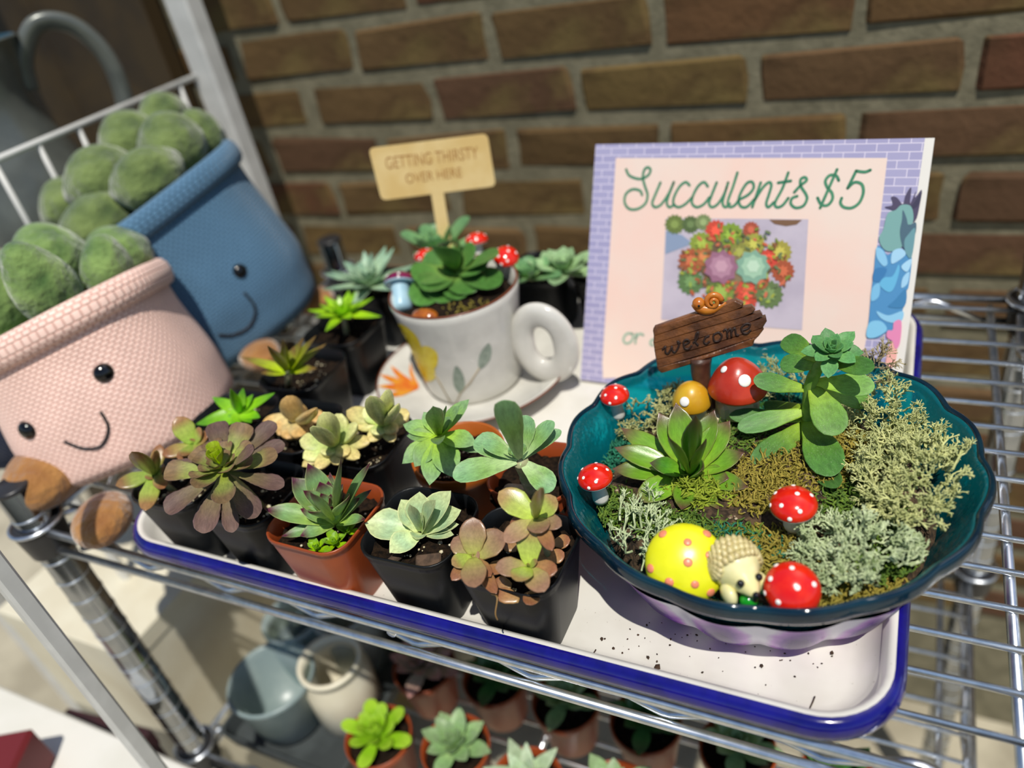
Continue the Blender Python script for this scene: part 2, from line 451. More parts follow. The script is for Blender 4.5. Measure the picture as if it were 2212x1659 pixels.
for px, py in ((1755, 1518), (1280, 1415)):
    p = P(px, py, .001); mb.add(*tube([p + V((-.001, -.004, 0)), p, p + V((.0008, .004, .0004))], .0004, 5))
tag(mb.build('soil_crumbs', MCRUMB), 'dark soil crumbs scattered on the white tray floor', 'crumbs', kind='stuff')

# ================================================================== pots
MBLACK = mat('black_plastic', '0b0c0e', '15181b', 25, .38, bmp=.06, bscale=40, spec=.28)
MTERRA = mat('terracotta_plastic', '8f3f1c', 'a04a22', 20, .34, bmp=.06, bscale=40)
MORANGE = mat('orange_plastic', 'a8581c', 'b8662a', 20, .36)
MPERL = mat('perlite', 'd8d0b4', 'b8a878', 500, .9)
def square_pot(me_name, m, w=.0645, wb=.046, h=.065, soil=.053):
    L = lambda s, z, r: rrect(-s / 2, s / 2, -s / 2, s / 2, r, z, 6)
    mb = MB(); mb.add(*loft([L(wb, 0, .010), L(wb + (w - wb) * .06, .002, .011), L(w - .0022, h - .008, .0155), L(w - .0022, h - .004, .0155), L(w, h - .0035, .016), L(w, h - .0006, .016), L(w - .0008, h, .016), L(w - .003, h - .0006, .015), L(w - .0045, soil - .004, .0145)], True, False))
    return mb.mesh(me_name, m)
def round_pot(me_name, m, r=.034, rb=.024, h=.062, soil=.05):
    mb = MB(); mb.add(*lathe([(rb, 0), (rb + .001, .001), (r - .0025, h - .013), (r - .0005, h - .012), (r, h - .001), (r - .0006, h), (r - .002, h - .0008), (r - .003, soil - .004)], 40, True, False))
    return mb.mesh(me_name, m)
def soil_mesh(w, rnded=True, amp=.0025, nm='soil'):
    mb = MB(); N = 14
    vs = []; fs = []
    for i in range(N + 1):
        for j in range(N + 1):
            x, y = -1 + 2 * i / N, -1 + 2 * j / N
            if rnded:
                s = (abs(x) ** 4 + abs(y) ** 4) ** .25 if (x or y) else 1
                mx = max(abs(x), abs(y)); q = mx / s if s else 1
            else:
                mx = max(abs(x), abs(y)); s = math.hypot(x, y); q = mx / s if s else 1
            vs.append((x * q * w / 2, y * q * w / 2, rnd(-amp, amp) + .003 * (1 - mx)))
    for i in range(N):
        for j in range(N): a = i * (N + 1) + j; fs.append((a, a + N + 1, a + N + 2, a + 1))
    mb.add(vs, fs); return mb.mesh(nm, MSOIL, smooth=False)
def perlite_mesh(w, n=38):
    mb = MB()
    for k in range(n):
        a = rnd(0, 6.28); r_ = w * .46 * math.sqrt(rnd(.05, 1)); s = rnd(.0004, .0011) * (1.8 if k % 9 == 0 else 1)
        vs, fs = sphere((0, 0, 0), 1, 5, 3)
        mb.add([(r_ * math.cos(a) + v[0] * s, r_ * math.sin(a) + v[1] * s, .0022 + v[2] * s * .8) for v in vs], fs)
    return mb.mesh('perlite_bits', MPERL)
ME_BP = square_pot('pot', MBLACK); ME_TP = square_pot('pot', MTERRA, .066, .048, .065); ME_TP2 = square_pot('pot', MTERRA, .059, .044, .060, .047)
ME_RP = round_pot('pot', MORANGE)
ME_RPT = round_pot('pot', MTERRA)
ME_SOIL = soil_mesh(.060); ME_SOILR = soil_mesh(.0615, False)
ME_PERL = [perlite_mesh(.054) for _ in range(3)]
PLANTS = 'potted succulents on the enamel tray'
def potted(loc, label, pot, soilz=.053, rot=0, round_=False, group=PLANTS, name='potted_succulent', perl=True):
    t = empty(name, loc, label, 'potted plant', group)
    R_ = M.Translation(loc) @ M.Rotation(rot, 4, 'Z')
    inst('pot', pot, t, R_)
    S_ = R_ @ M.Translation((0, 0, soilz))
    s = inst('soil', ME_SOILR if round_ else ME_SOIL, t, S_)
    if perl:
        o = inst('perlite_bits', random.choice(ME_PERL), t, S_); o['kind'] = 'stuff'
    return t
ML = leafmat('leaf_matte', .42); MLG = leafmat('leaf_glossy', .3, .2, coat=.1, sat=1.04); MLD = leafmat('leaf_dusty', .5, .28, dust=.4, sat=1.08); MLV = leafmat('leaf_velvet', .6, .3, dust=.12)
MSTEM = mat('succulent_stem', '9aa070', 'b4ab86', 200, .6, bmp=.3, bscale=200)
MGSTEM = mat('green_stem', '5e8a2e', '7d9c46', 150, .5)

# --- a: jelly bean sedum
cr = crop(250, 840, .2411)
t = potted((-.4625, .2795, 0), 'small olive and bronze sedum in the leftmost black pot of the front row', ME_BP, rot=.03)
mj = leaf_mesh('leaf', 'fat', MLG, '8fae4a', '96a450', '8f6c48', thick=.55, bend=.12, cup=.1)
mj2 = leaf_mesh('leaf', 'fat', MLG, 'a4b458', '9a8450', '875e40', thick=.6, bend=.1, cup=.05)
c1 = P(*cr(700, 500), .088); c2 = P(*cr(350, 755), .078)
rosette(t, cr, c1, [(545, 255, 55, 165, 0), (775, 352, 60, 105, 0), (418, 600, 5, 125, 1), (598, 615, 12, 110, 0), (690, 440, 75, 60, 0), (840, 400, 25, 110, 1), (560, 640, 0, 100, 1), (760, 600, 5, 110, 1)], [mj, mj2], .2411)
rosette(t, cr, c2, [(150, 582, 45, 140, 0), (358, 572, 50, 130, 0), (5, 875, 5, 140, 0), (270, 1105, -12, 150, 0), (283, 818, 10, 85, 0), (400, 500, 35, 110, 1), (450, 700, 20, 100, 0), (440, 900, 0, 110, 1)], [mj, mj2], .2411)
for c in (c1, c2):
    mb = MB(); mb.add(*tube([V((c.x + .004, c.y + .006, .052)), V((c.x + .002, c.y + .002, .065)), c], [.0022, .002, .0016], 8)); mb.build('stem', MSTEM, t)
for q in ((250, 950), (530, 950), (620, 930), (700, 905)):
    p = P(*cr(*q), .058); leaf(t, mj2, p + V((.006, .002, 0)), p + V((-.006, -.002, .001)), .0055)
# --- b: dark aeonium
t = potted((-.3945, .2785, 0), 'dark purple-brown aeonium with toothed paddle leaves and green heart', ME_BP)
ma = leaf_mesh('leaf', 'spat', MLV, '868a54', '70624c', '64504a', '584048', thick=.1, bend=.06, cup=.35, teeth=.05, nu=22)
ma2 = leaf_mesh('leaf', 'spat', MLV, '9aa84e', '8c9656', '78644c', '64484a', thick=.1, bend=.1, cup=.4, teeth=.05, nu=22)
mag = leaf_mesh('leaf', 'spat', ML, 'b8d044', 'b0c844', '9aae48', '7a6444', thick=.14, bend=.2, cup=.5)
c = P(*cr(965, 730), .098)
rosette(t, cr, c, [(440, 760, 8, 185, 1), (448, 1105, -12, 175), (785, 1300, -18, 190), (1050, 1290, -25, 130), (1265, 1160, -14, 185), (1510, 880, -4, 140), (1462, 610, 10, 175, 1), (1520, 500, 6, 140), (1440, 310, 16, 150), (1185, 320, 26, 195, 1), (910, 300, 22, 170), (690, 570, 18, 150, 1), (555, 680, 6, 105), (715, 905, 20, 165, 1), (990, 1045, 14, 195, 1), (1245, 555, 30, 145), (925, 478, 30, 170)], [ma, ma2], .2411)
spiral(t, c + V((0, 0, .002)), .027, 13, ma2, .0145, 14, 40)
for i in range(9):
    a = i * 2.4; el = math.radians(50 + 4 * i); dv = V((math.cos(a) * math.cos(el), math.sin(a) * math.cos(el), math.sin(el)))
    leaf(t, mag, c + V((0, 0, .006)), c + V((0, 0, .006)) + dv * (.0165 - .0009 * i), .010 - .0004 * i)
mb = MB(); mb.add(*tube([V((c.x + .003, c.y + .012, .05)), V((c.x + .002, c.y + .006, .075)), c + V((0, 0, -.002))], [.004, .0036, .003], 10)); mb.build('stem', MSTEM, t)
# --- c: sempervivum in terracotta pot
cr = crop(540, 850, .2411)
t = potted((-.3250, .2725, 0), 'green sempervivum with purple tips in the square terracotta pot', ME_TP, rot=-.02)
ms = leaf_mesh('leaf', 'ech', ML, 'a9c060', '7a9a6a', '4c1c30', '9aa870', thick=.2, bend=.12, cup=.5, midpos=.68, tippos=.93)
c = P(*cr(770, 1165), .062)
rosette(t, cr, c, [(515, 622, 58, 190), (835, 568, 62, 150), (1098, 615, 55, 120), (372, 758, 42, 205), (622, 785, 64, 190), (822, 800, 66, 115), (130, 1045, 22, 165), (445, 1040, 38, 130), (538, 895, 55, 95), (728, 940, 72, 165), (1000, 935, 58, 110), (705, 1095, 58, 190), (450, 1285, 6, 125), (285, 1285, 2, 100), (1045, 1135, 25, 110), (718, 705, 52, 95), (660, 945, 72, 80), (1100, 860, 35, 90), (650, 1020, 70, 90)], ms, .2411)
spiral(t, c + V((0, 0, .004)), .034, 15, ms, .0145, 48, 84)
mo = leaf_mesh('leaf', 'ech', ML, 'a4c24a', '8fb548', '7da04a', thick=.25, bend=.2, cup=.5)
for q, n_, r_ in (((870, 1245), 11, .011), ((760, 1350), 13, .0125), ((600, 1395), 10, .011)):
    spiral(t, P(*cr(*q), .058), r_, n_, mo, .006, 5, 75)
# --- d: pale echeveria
t = potted((-.2545, .2785, 0), 'pale mint echeveria with few pointed leaves in a black pot', ME_BP, rot=.02)
me_ = leaf_mesh('leaf', 'ech', ML, 'd4dda0', 'a9c09c', 'bcc79a', 'd8d8a0', thick=.12, bend=.14, cup=.55)
c = P(*cr(1530, 1245), .062)
rosette(t, cr, c, [(1036, 1185, 10, 265), (1250, 1440, 2, 200), (1835, 1275, 4, 120), (1348, 950, 52, 190), (1528, 872, 58, 220), (1690, 955, 60, 165), (1822, 875, 40, 215), (1908, 1055, 20, 200), (1432, 1005, 66, 90), (1490, 1325, 5, 130), (1555, 1060, 75, 110), (1510, 1070, 80, 90), (1880, 1180, 8, 120)], me_, .2411)
MBARK = mat('bark_chip', '3e3024', '5a4636', 200, .9, bmp=.6, bscale=200)
for q, s, a in (((1600, 1500), .008, .4), ((1300, 1480), .005, 1.2), ((1690, 1230), .005, .8)):
    p = P(*cr(*q), .056); mb = MB(); mb.add(*bbox(p, (s * 2, s * 1.1, .003), .0008, (M.Rotation(a, 3, 'Z') @ M.Rotation(.3, 3, 'X')))); mb.build('bark_chip', MBARK, t, smooth=False)
# --- e: orange graptosedum
cr = crop(960, 1030, .1808)
t = potted((-.1845, .2765, 0), 'coppery orange and lime sedum rosettes in the black pot beside the teal bowl', ME_BP, rot=-.01)
mg = leaf_mesh('leaf', 'fat', MLG, 'a4a854', '9c8660', '90705a', '906850', thick=.4, bend=.12, cup=.25)
mgl = leaf_mesh('leaf', 'fat', MLG, 'a8bc50', '9ca854', '9a8054', thick=.35, bend=.14, cup=.3)
mgo = leaf_mesh('leaf', 'fat', MLG, '9a7c52', '9a744e', '885c42', thick=.5, bend=.1, cup=.1)
c1 = P(*cr(340, 960), .074); c2 = P(*cr(1095, 490), .094); c3 = P(*cr(1010, 1080), .078)
rosette(t, cr, c1, [(350, 485, 42, 285), (115, 740, 18, 230), (85, 1068, 12, 190, 1), (372, 1355, 14, 285), (725, 690, 12, 310, 0), (430, 930, 72, 110), (88, 1245, -8, 160, 2), (625, 1405, -10, 160, 2), (330, 930, 80, 60, 1), (560, 1200, 0, 150, 2)], [mg, mgl, mgo], .1808)
rosette(t, cr, c2, [(650, 195, 24, 290, 1), (1160, 150, 58, 180, 1), (1345, 255, 24, 250, 1), (1010, 325, 75, 115, 1), (1165, 695, 6, 250), (712, 790, -4, 225), (1290, 890, -12, 160, 2), (1405, 600, -2, 190), (790, 560, -15, 160, 2), (1090, 360, 84, 60, 1)], [mg, mgl, mgo], .1808)
rosette(t, cr, c3, [(1030, 605, 46, 255, 1), (605, 1100, 12, 225), (850, 1275, 24, 235, 1), (1205, 1395, 2, 265, 0), (1120, 1000, 75, 85, 1), (1355, 1130, 2, 210, 2), (1010, 1030, 85, 50, 1)], [mg, mgl, mgo], .1808)
for q, L, a in (((700, 1290), .008, 3.3), ((760, 1430), .011, 3.2), ((1050, 1440), .010, 4.6), ((640, 1080), .011, 4.3), ((1400, 780), .008, .3), ((1180, 930), .008, 1.2), ((1330, 960), .008, .7), ((800, 830), .007, 3)):
    p = P(*cr(*q), .062); dv = V((math.cos(a), math.sin(a), .15)) * L; leaf(t, mgo, p - dv * .6, p + dv * .7, .0095)
for c in (c1, c2, c3):
    mb = MB(); mb.add(*tube([V((c.x + .002, c.y + .003, .05)), c + V((0, 0, -.001))], [.0022, .0018], 8)); mb.build('stem', MSTEM, t)
mb = MB(); mb.add(*tube(smooth_line([P(*cr(560, 1400), .0635), P(*cr(630, 1440), .0668), P(*cr(645, 1560), .060) + V((0, -.004, 0)), P(*cr(670, 1640), .054) + V((0, -.004, 0))]), .0005, 5)); mb.build('dry_root', mat('dry_root', '8a6a3c'), t)
# --- f: bright green
cr = crop(250, 840, .2411)
t = potted((-.4775, .352, 0), 'bright green spiky rosette in a black pot behind the sedum', ME_BP)
mf = leaf_mesh('leaf', 'lance', MLG, '9ccf40', '7fb92e', '5f9a2a', thick=.3, bend=.1, cup=.3)
c = P(*cr(1120, 215), .078)
rosette(t, cr, c, [(868, 80, 22, 105), (725, 325, 2, 135), (1030, 5, 58, 85), (1150, -10, 62, 100), (1435, 40, 24, 100), (1300, 265, 8, 110), (900, 350, 0, 110), (1220, 310, 4, 100), (1240, 50, 56, 90), (1000, 250, 10, 100), (1180, 120, 72, 60), (1060, 350, -6, 110)], mf, .2411)
# --- g: beige pachyphytum
cr = crop(540, 850, .2411)
t = potted((-.4115, .351, 0), 'beige fat-leaved pachyphytum in a black pot behind the aeonium', ME_BP)
mp = leaf_mesh('leaf', 'fat', ML, 'c8c08a', 'd2be90', 'c8a878', thick=.9, bend=.1, cup=.05)
c = P(*cr(420, 240), .074)
rosette(t, cr, c, [(335, 40, 60, 180), (470, 100, 60, 160), (590, 160, 32, 150), (120, 260, 4, 140), (235, 320, 6, 135), (620, 250, 6, 140), (460, 400, 8, 170), (330, 420, -4, 160), (660, 180, 5, 110), (400, 150, 75, 100), (540, 330, 8, 140), (250, 380, 0, 120)], mp, .2411)
# --- h: pale green pachyphytum, two heads
t = potted((-.3445, .3485, 0), 'pale yellow-green pachyphytum with two plump heads in a black pot', ME_BP)
mh = leaf_mesh('leaf', 'fat', ML, 'c6d684', 'bcc98a', 'd2d29a', thick=.8, bend=.16, cup=.12)
mhy = leaf_mesh('leaf', 'fat', ML, 'd2d490', 'd0cc90', 'd8c890', thick=.9, bend=.1, cup=.05)
c1 = P(*cr(760, 455), .074); c2 = P(*cr(1190, 270), .080)
rosette(t, cr, c1, [(566, 318, 45, 150), (670, 195, 58, 185), (845, 178, 56, 185), (985, 285, 34, 140), (450, 440, 12, 190), (480, 595, -2, 160), (665, 570, 10, 130), (880, 560, 6, 130, 1), (1095, 430, 2, 130, 1), (600, 690, -8, 130, 1), (790, 650, -4, 120, 1), (985, 590, -2, 120, 1), (770, 370, 80, 90), (470, 660, -8, 110, 1)], [mh, mhy], .2411)
rosette(t, cr, c2, [(870, 165, 14, 170, 1), (1085, 50, 48, 165), (1240, -5, 52, 185), (1440, 190, 14, 170, 1), (935, 280, 4, 140, 1), (1130, 390, 6, 130), (1310, 345, 6, 130, 1), (1075, 440, -14, 120, 1), (1290, 440, -12, 110, 1), (1180, 190, 78, 90), (1340, 120, 40, 140), (1010, 150, 36, 140)], [mh, mhy], .2411)
# --- i: green graptopetalum in round orange pot
cr = crop(860, 840, .1808)
t = potted((-.2665, .3535, 0), 'green pointed graptopetalum in the round orange plastic pot', ME_RP, .05, round_=True)
mi = leaf_mesh('leaf', 'ech', MLD, 'a4c444', '84a860', '7a9a6a', thick=.22, bend=-.08, cup=.35, midpos=.6)
c = P(*cr(490, 560), .092)
rosette(t, cr, c, [(55, 415, 18, 190), (100, 555, 10, 160), (45, 885, -8, 210), (195, 920, -8, 240), (372, 1140, -16, 255), (650, 1040, -12, 300), (925, 650, 6, 230), (960, 755, -10, 130), (475, 650, 34, 170), (410, 185, 48, 210), (305, 270, 42, 160), (560, 190, 58, 160), (725, 195, 52, 170), (840, 120, 38, 180), (470, 430, 72, 110), (620, 330, 60, 130)], mi, .1808)
mb = MB(); mb.add(*tube([V((c.x, c.y + .004, .048)), c], [.003, .0024], 8)); mb.build('stem', MSTEM, t)
# --- j: glaucous plant in square terracotta
t = potted((-.2045, .350, 0), 'grey-green long-leaved succulent on a pale stem in a square terracotta pot', ME_TP2, .047, rot=.02, perl=False)
mk = leaf_mesh('leaf', 'round', MLD, 'b4c896', '86aa62', '7fa878', 'a4bc84', thick=.2, bend=.05, cup=.4)
c = P(*cr(1455, 850), .102)
rosette(t, cr, c, [(1262, 150, 64, 300), (655, 1060, 4, 280), (915, 620, 18, 280), (1000, 640, 34, 170), (1545, 315, 52, 250), (1870, 395, 38, 190), (1950, 500, 18, 150), (1850, 1215, -32, 260), (1400, 640, 66, 200), (1380, 700, 72, 120)], mk, .1808, .11)
sb = P(*cr(1640, 1300), .05)
mb = MB(); mb.add(*tube(smooth_line([sb, P(*cr(1610, 1180), .064), P(*cr(1540, 1020), .082), c]), [.0065] * 6 + [.0058] * 6 + [.005] * 7, 12)); mb.build('stem', MSTEM, t)
MCORK = mat('dry_cork', '8a7a64', 'a4927a', 150, .9, bmp=.6, bscale=150)
mb = MB(); mb.add(*sphere(P(*cr(1430, 1240), .054), (.011, .006, .006), 12, 8, lambda v: v * (1 + rnd(-.12, .12)))); mb.build('bark_chip', MCORK, t)
# --- back rows
def back(loc, label, c, rad, n, mesh, w, el0=5, el1=75, pot=None, group=PLANTS, **k):
    t = potted(loc, label, pot or ME_BP, group=group, perl=False, **k)
    spiral(t, c, rad, n, mesh, w, el0, el1)
    mb = MB(); mb.add(*tube([V((loc[0], loc[1], loc[2] + .05)), c], [.003, .0024], 8)); mb.build('stem', MSTEM, t)
    return t
mm_ = leaf_mesh('leaf', 'lance', ML, 'a8c048', '8a9040', '6e5a38', thick=.3, bend=-.1, cup=.3)
t = potted((-.4585, .423, 0), 'sparse brown-green lanky succulent in a black pot below the blue plush', ME_BP)
cr = crop(400, 440, .2532); c = P(*cr(880, 1430), .084)
rosette(t, cr, c, [(465, 1300, 14, 70), (700, 1200, 45, 90), (930, 1215, 70, 110), (1110, 1120, 45, 90), (1200, 1190, 25, 70), (820, 1150, 62, 100), (1120, 1400, 5, 80), (640, 1440, 0, 80), (1000, 1140, 60, 90)], mm_, .2532)
mb = MB(); mb.add(*tube([P(*cr(880, 1560), .056), c], [.003, .0028], 8)); mb.build('stem', MSTEM, t)
mlime = leaf_mesh('leaf', 'lance', MLG, 'b4d83c', '9cc934', '7fae30', thick=.3, bend=.1, cup=.3)
back((-.463, .494, 0), 'lime green spiky rosette in a black pot beside the flowered mug', P(742, 680, .078), .036, 22, mlime, .012, 0, 72)
mblue = leaf_mesh('leaf', 'lance', ML, 'b4c6a4', '9fb89c', '8aa690', thick=.2, bend=-.05, cup=.3)
back((-.478, .580, 0), 'pale blue-green agave-like rosette in the back left of the tray', P(800, 618, .075), .062, 24, mblue, .017, 2, 70)
mgr = leaf_mesh('leaf', 'round', ML, '9ab87a', '83a878', '749a70', thick=.25, bend=.1, cup=.3)
back((-.395, .628, 0), 'grey-green broad-leaved succulent standing behind the flowered mug', P(948, 545, .088), .052, 14, mgr, .024, 15, 75)
back((-.312, .626, 0), 'small mid-green succulent in a black pot right behind the mug rim', P(1140, 600, .074), .034, 12, mgr, .018, 5, 70)
mpale = leaf_mesh('leaf', 'ech', ML, 'b4cc9a', 'a4c094', '94b088', thick=.22, bend=.1, cup=.3)
back((-.243, .630, 0), 'pale green echeveria half hidden behind the price sign', P(1218, 588, .072), .042, 18, mpale, .02, 2, 72)

# ================================================================== small painted mushrooms
MRED = mat('red_gloss_paint', 'd4140c', 'e02a10', 120, .16, coat=.5)
MWHITE = mat('white_paint', 'efeee8', 'e2e0da', 150, .45, bmp=.2, bscale=200)
MWDOT = mat('white_dot_paint', 'f6f4ee', rough=.4)
def mushroom(name, base, cap, R_, label, mcap=None, mdot=None, stem_r=None, group='red toadstool picks', flatten=.72, dots=None, mstem=None):
    """base: foot of the stem, cap: centre of the cap's underside"""
    mcap = mcap or MRED; t = empty(name, base, label, 'mushroom ornament', group)
    h = (cap - base).length; A = axis_m(base, cap); sr = stem_r or R_ * .45
    mb = MB(); mb.add(*lathe([(sr * .4, 0), (sr * .95, h * .06), (sr * 1.05, h * .2), (sr * .92, h * .5), (sr * .85, h * .85), (sr * .8, h + R_ * .2)], 18, True, True)); mb.build('stem', mstem or MWHITE, t, mw=A)
    prof = [(R_ * math.cos(a), R_ * flatten * math.sin(a)) for a in [math.radians(x) for x in (0, 10, 22, 36, 50, 64, 76, 85)]]
    prof = [(R_ * .82, -R_ * .10), (R_ * .95, -R_ * .07)] + prof + [(R_ * .02, R_ * flatten)]
    B = A @ M.Translation((0, 0, h))
    mb = MB(); mb.add(*lathe(prof, 28, False, True)); c = mb.build('cap', mcap, t, mw=B)
    mb = MB(); mb.add(*lathe([(sr * .6, R_ * .02), (R_ * .7, -R_ * .1), (R_ * .93, -R_ * .11), (R_ * .99, -R_ * .05), (R_ * .985, 0)], 28)); mb.build('gills', mstem or MWHITE, c, mw=B)
    for (az, po, s) in dots or [(0.3, 10, .85), (.4, 50, .8), (1.7, 46, .75), (2.9, 52, .8), (4.1, 44, .8), (5.2, 52, .8), (4.7, 76, .8), (3.5, 74, .75), (2.3, 76, .8)]:
        p = math.radians(po); x = V((R_ * math.sin(p) * math.cos(az), R_ * math.sin(p) * math.sin(az), R_ * flatten * math.cos(p)))
        nn = V((x.x, x.y, x.z / flatten ** 2)).normalized(); q = axis_m(x, x + nn)
        mb = MB(); mb.add(*sphere((0, 0, 0), (R_ * .13 * s, R_ * .13 * s, R_ * .035), 12, 6)); mb.build('dot', mdot or MWDOT, c, mw=B @ q)
    return t

# ================================================================== mug, saucer and what grows in the mug
MG = V((-.343, .512, 0))
MCER = mat('ivory_glaze', 'd6d4cc', 'cac8c0', 40, .2, coat=.3, bmp=.04, bscale=30)
MBRIM = mat('brown_rim_glaze', '6e3a24', rough=.3)
sau = empty('saucer', MG, 'ivory flowered saucer with brown rim under the mug', 'saucer')
mb = MB(); mb.add(*lathe([(.030, 0), (.042, 0), (.044, .003), (.07, .009), (.088, .0185), (.0905, .0205), (.090, .0215), (.085, .0195), (.068, .0115), (.045, .006), (.001, .0055)], 64, True, True)); mb.build('dish', MCER, sau, mw=M.Translation(MG))
mb = MB(); mb.add(*tube([(.0903 * math.cos(a * math.pi / 40), .0903 * math.sin(a * math.pi / 40), .0212) for a in range(80)], .0009, 6, True)); mb.build('rim_line', MBRIM, sau, mw=M.Translation(MG))
MOF = mat('orange_flower_paint', 'd8702a', 'e09a34', 80, .3)
def on_saucer(r_, a): 
    z = interp([(.045, .006), (.068, .0115), (.085, .0195), (.09, .0215)], r_); return V((MG.x + r_ * math.cos(a), MG.y + r_ * math.sin(a), z + .0006))
for k, (a0, r0, a1, r1, w) in enumerate(((3.62, .054, 3.30, .084, .014), (3.64, .054, 3.50, .089, .014), (3.66, .054, 3.72, .089, .014), (3.68, .054, 3.94, .086, .013), (3.60, .054, 3.10, .072, .011))):
    mb = MB(); vs = []; fs = []
    for i in range(7):
        u = i / 6; a = a0 + (a1 - a0) * u; rr_ = r0 + (r1 - r0) * u; wd = w * math.sin(math.pi * min(1, .12 + u * .86)) / .09
        for s in (-1, -.5, 0, .5, 1): vs.append(on_saucer(rr_, a + s * wd * .5))
    for i in range(6):
        for j in range(4): fs.append((i * 5 + j, i * 5 + j + 1, i * 5 + j + 6, i * 5 + j + 5))
    mb.add(vs, fs); mb.build('painted_petal', MOF, sau)
MGB = MG + V((0, 0, .0062))
mug = empty('mug', MGB, 'ivory mug with yellow flower and grey leaves, ring handle, used as planter', 'mug')
HM = .098
def mugr(z): return interp([(0, .044), (.01, .0465), (.05, .0505), (HM, .0575)], z)
mb = MB(); mb.add(*lathe([(.036, 0), (.043, .001), (.0455, .006)] + [(mugr(z), z) for z in (.015, .03, .045, .06, .075, .09, HM - .001)] + [(.0565, HM), (.0545, HM - .001), (.0525, HM - .02), (.051, HM - .03)], 64, True, False)); mb.build('body', MCER, mug, mw=M.Translation(MGB))
mb = MB(); mb.add(*tube([(.0562 * math.cos(a * math.pi / 40), .0562 * math.sin(a * math.pi / 40), HM) for a in range(80)], .0011, 6, True)); mb.build('rim_line', MBRIM, mug, mw=M.Translation(MGB))
# ring handle, to the right
ha = -.02; hc = MGB + V((math.cos(ha) * .078, math.sin(ha) * .078, .046)); hx = V((math.cos(ha), math.sin(ha), 0)); hn = V((-hx.y, hx.x, 0))
pts = [hc + hx * math.cos(a * math.pi / 24) * .0205 + V((0, 0, 1)) * math.sin(a * math.pi / 24) * .0285 for a in range(48)]
vs, fs = [], []
for i, p in enumerate(pts):
    rd = (p - hc).normalized()
    for j in range(12):
        w = 2 * math.pi * j / 12; vs.append(p + rd * math.cos(w) * .0118 + hn * math.sin(w) * .0065)
for i in range(48):
    for j in range(12): fs.append((i * 12 + j, i * 12 + (j + 1) % 12, ((i + 1) % 48) * 12 + (j + 1) % 12, ((i + 1) % 48) * 12 + j))
mb = MB(); mb.add(vs, fs); mb.build('handle', MCER, mug)
def mugpt(px, py, eps=.0005):
    for s in range(12):
        q = ray(px + s * 4, py)
        for k in range(900):
            p = CAM + q * (.50 + k * .0003); z = p.z - MGB.z
            if 0 < z < HM and math.hypot(p.x - MGB.x, p.y - MGB.y) <= mugr(z) + eps: return p
    return V((MGB.x - .03, MGB.y - .035, MGB.z + .05))
MYEL = mat('yellow_flower_paint', 'e2c416', 'eed83c', 200, .25); MGLF = mat('grey_leaf_paint', '7e8c7e', '94a092', 200, .25)
cr = crop(640, 270, .3917)
def decal(pts, m, nm, k=1.0, sh=0):
    mx, my = sum(p[0] for p in pts) / len(pts), sum(p[1] for p in pts) / len(pts); pts = [(mx + (a - mx) * k + sh, my + (b - my) * k) for a, b in pts]
    pts = [V((a, b, 0)) for a, b in pts]; ctr = sum(pts, V()) / len(pts); mb = MB(); vs = []; fs = []; L = smooth_line(pts, 4, True); n = len(L); K = 4
    for k in range(K + 1):
        for q in L:
            x = ctr.lerp(q, k / K); p = mugpt(*cr(x.x, x.y)); vs.append(p)
    for k in range(K):
        for j in range(n): fs.append((k * n + j, k * n + (j + 1) % n, (k + 1) * n + (j + 1) % n, (k + 1) * n + j))
    mb.add(vs, fs); return mb.build(nm, m, mug)
decal([(540, 1120), (575, 1125), (625, 1170), (650, 1230), (635, 1270), (590, 1250), (556, 1180)], MYEL, 'painted_petal', 1.25, 28)
decal([(640, 1270), (690, 1235), (740, 1260), (745, 1310), (720, 1340), (670, 1320)], MYEL, 'painted_petal', 1.3, 20)
decal([(650, 1330), (720, 1340), (735, 1385), (710, 1405), (665, 1390)], MYEL, 'painted_petal', 1.3, 20)
decal([(590, 1265), (640, 1285), (650, 1340), (640, 1370), (605, 1330)], MYEL, 'painted_petal', 1.3, 28)
decal([(1060, 1205), (1078, 1240), (1065, 1300), (1020, 1345), (1003, 1320), (1015, 1260)], MGLF, 'painted_leaf')
decal([(880, 1330), (915, 1365), (930, 1430), (905, 1480), (870, 1440), (865, 1380)], MGLF, 'painted_leaf')
mb = MB()
for L in ([(1010, 1340), (960, 1420), (905, 1480), (880, 1540)], [(760, 1370), (800, 1440), (850, 1530)]):
    pp = [mugpt(*cr(*q)) for q in L]; mb.add(*tube([p for p in pp if p is not None], .0006, 5))
mb.build('painted_stalk', mat('tan_line_paint', 'a89a7c'), mug)
mb = MB(); vs, fs = lathe([(.001, .004), (.02, .003), (.04, .002), (.0518, -.001)], 24, True); mb.add([(v[0], v[1], v[2] + rnd(-.001, .001)) for v in vs], fs)
mb.build('soil', MSOIL, mug, mw=M.Translation(MGB + V((0, 0, HM - .016))), smooth=False)
SZ = MGB.z + HM - .014
pl = empty('mug_succulent', V((MG.x, MG.y, SZ)), 'glossy mid-green rosette growing in the flowered mug', 'succulent')
mmug = leaf_mesh('leaf', 'round', MLG, '9ab85a', '5f8a48', '53803f', thick=.22, bend=.12, cup=.35)
c = P(*cr(880, 800), SZ + .008)
rosette(pl, cr, c, [(645, 870, 12, 170), (655, 1005, -6, 170), (790, 1000, -10, 180), (985, 945, -6, 190), (1125, 725, 22, 110), (1060, 800, 12, 160), (690, 765, 24, 140), (790, 690, 45, 150), (1005, 690, 45, 130), (920, 660, 58, 140), (1130, 900, 0, 150), (860, 700, 70, 110), (930, 760, 62, 110), (800, 790, 50, 120), (960, 820, 40, 130), (700, 930, 5, 160), (900, 980, -8, 150)], mmug, .3917, .07)
def mpick(pxb, zb, pxc, zc, Rm, label, **k): return mushroom('toadstool_pick', P(*pxb, zb), P(*pxc, zc), Rm, label, **k)
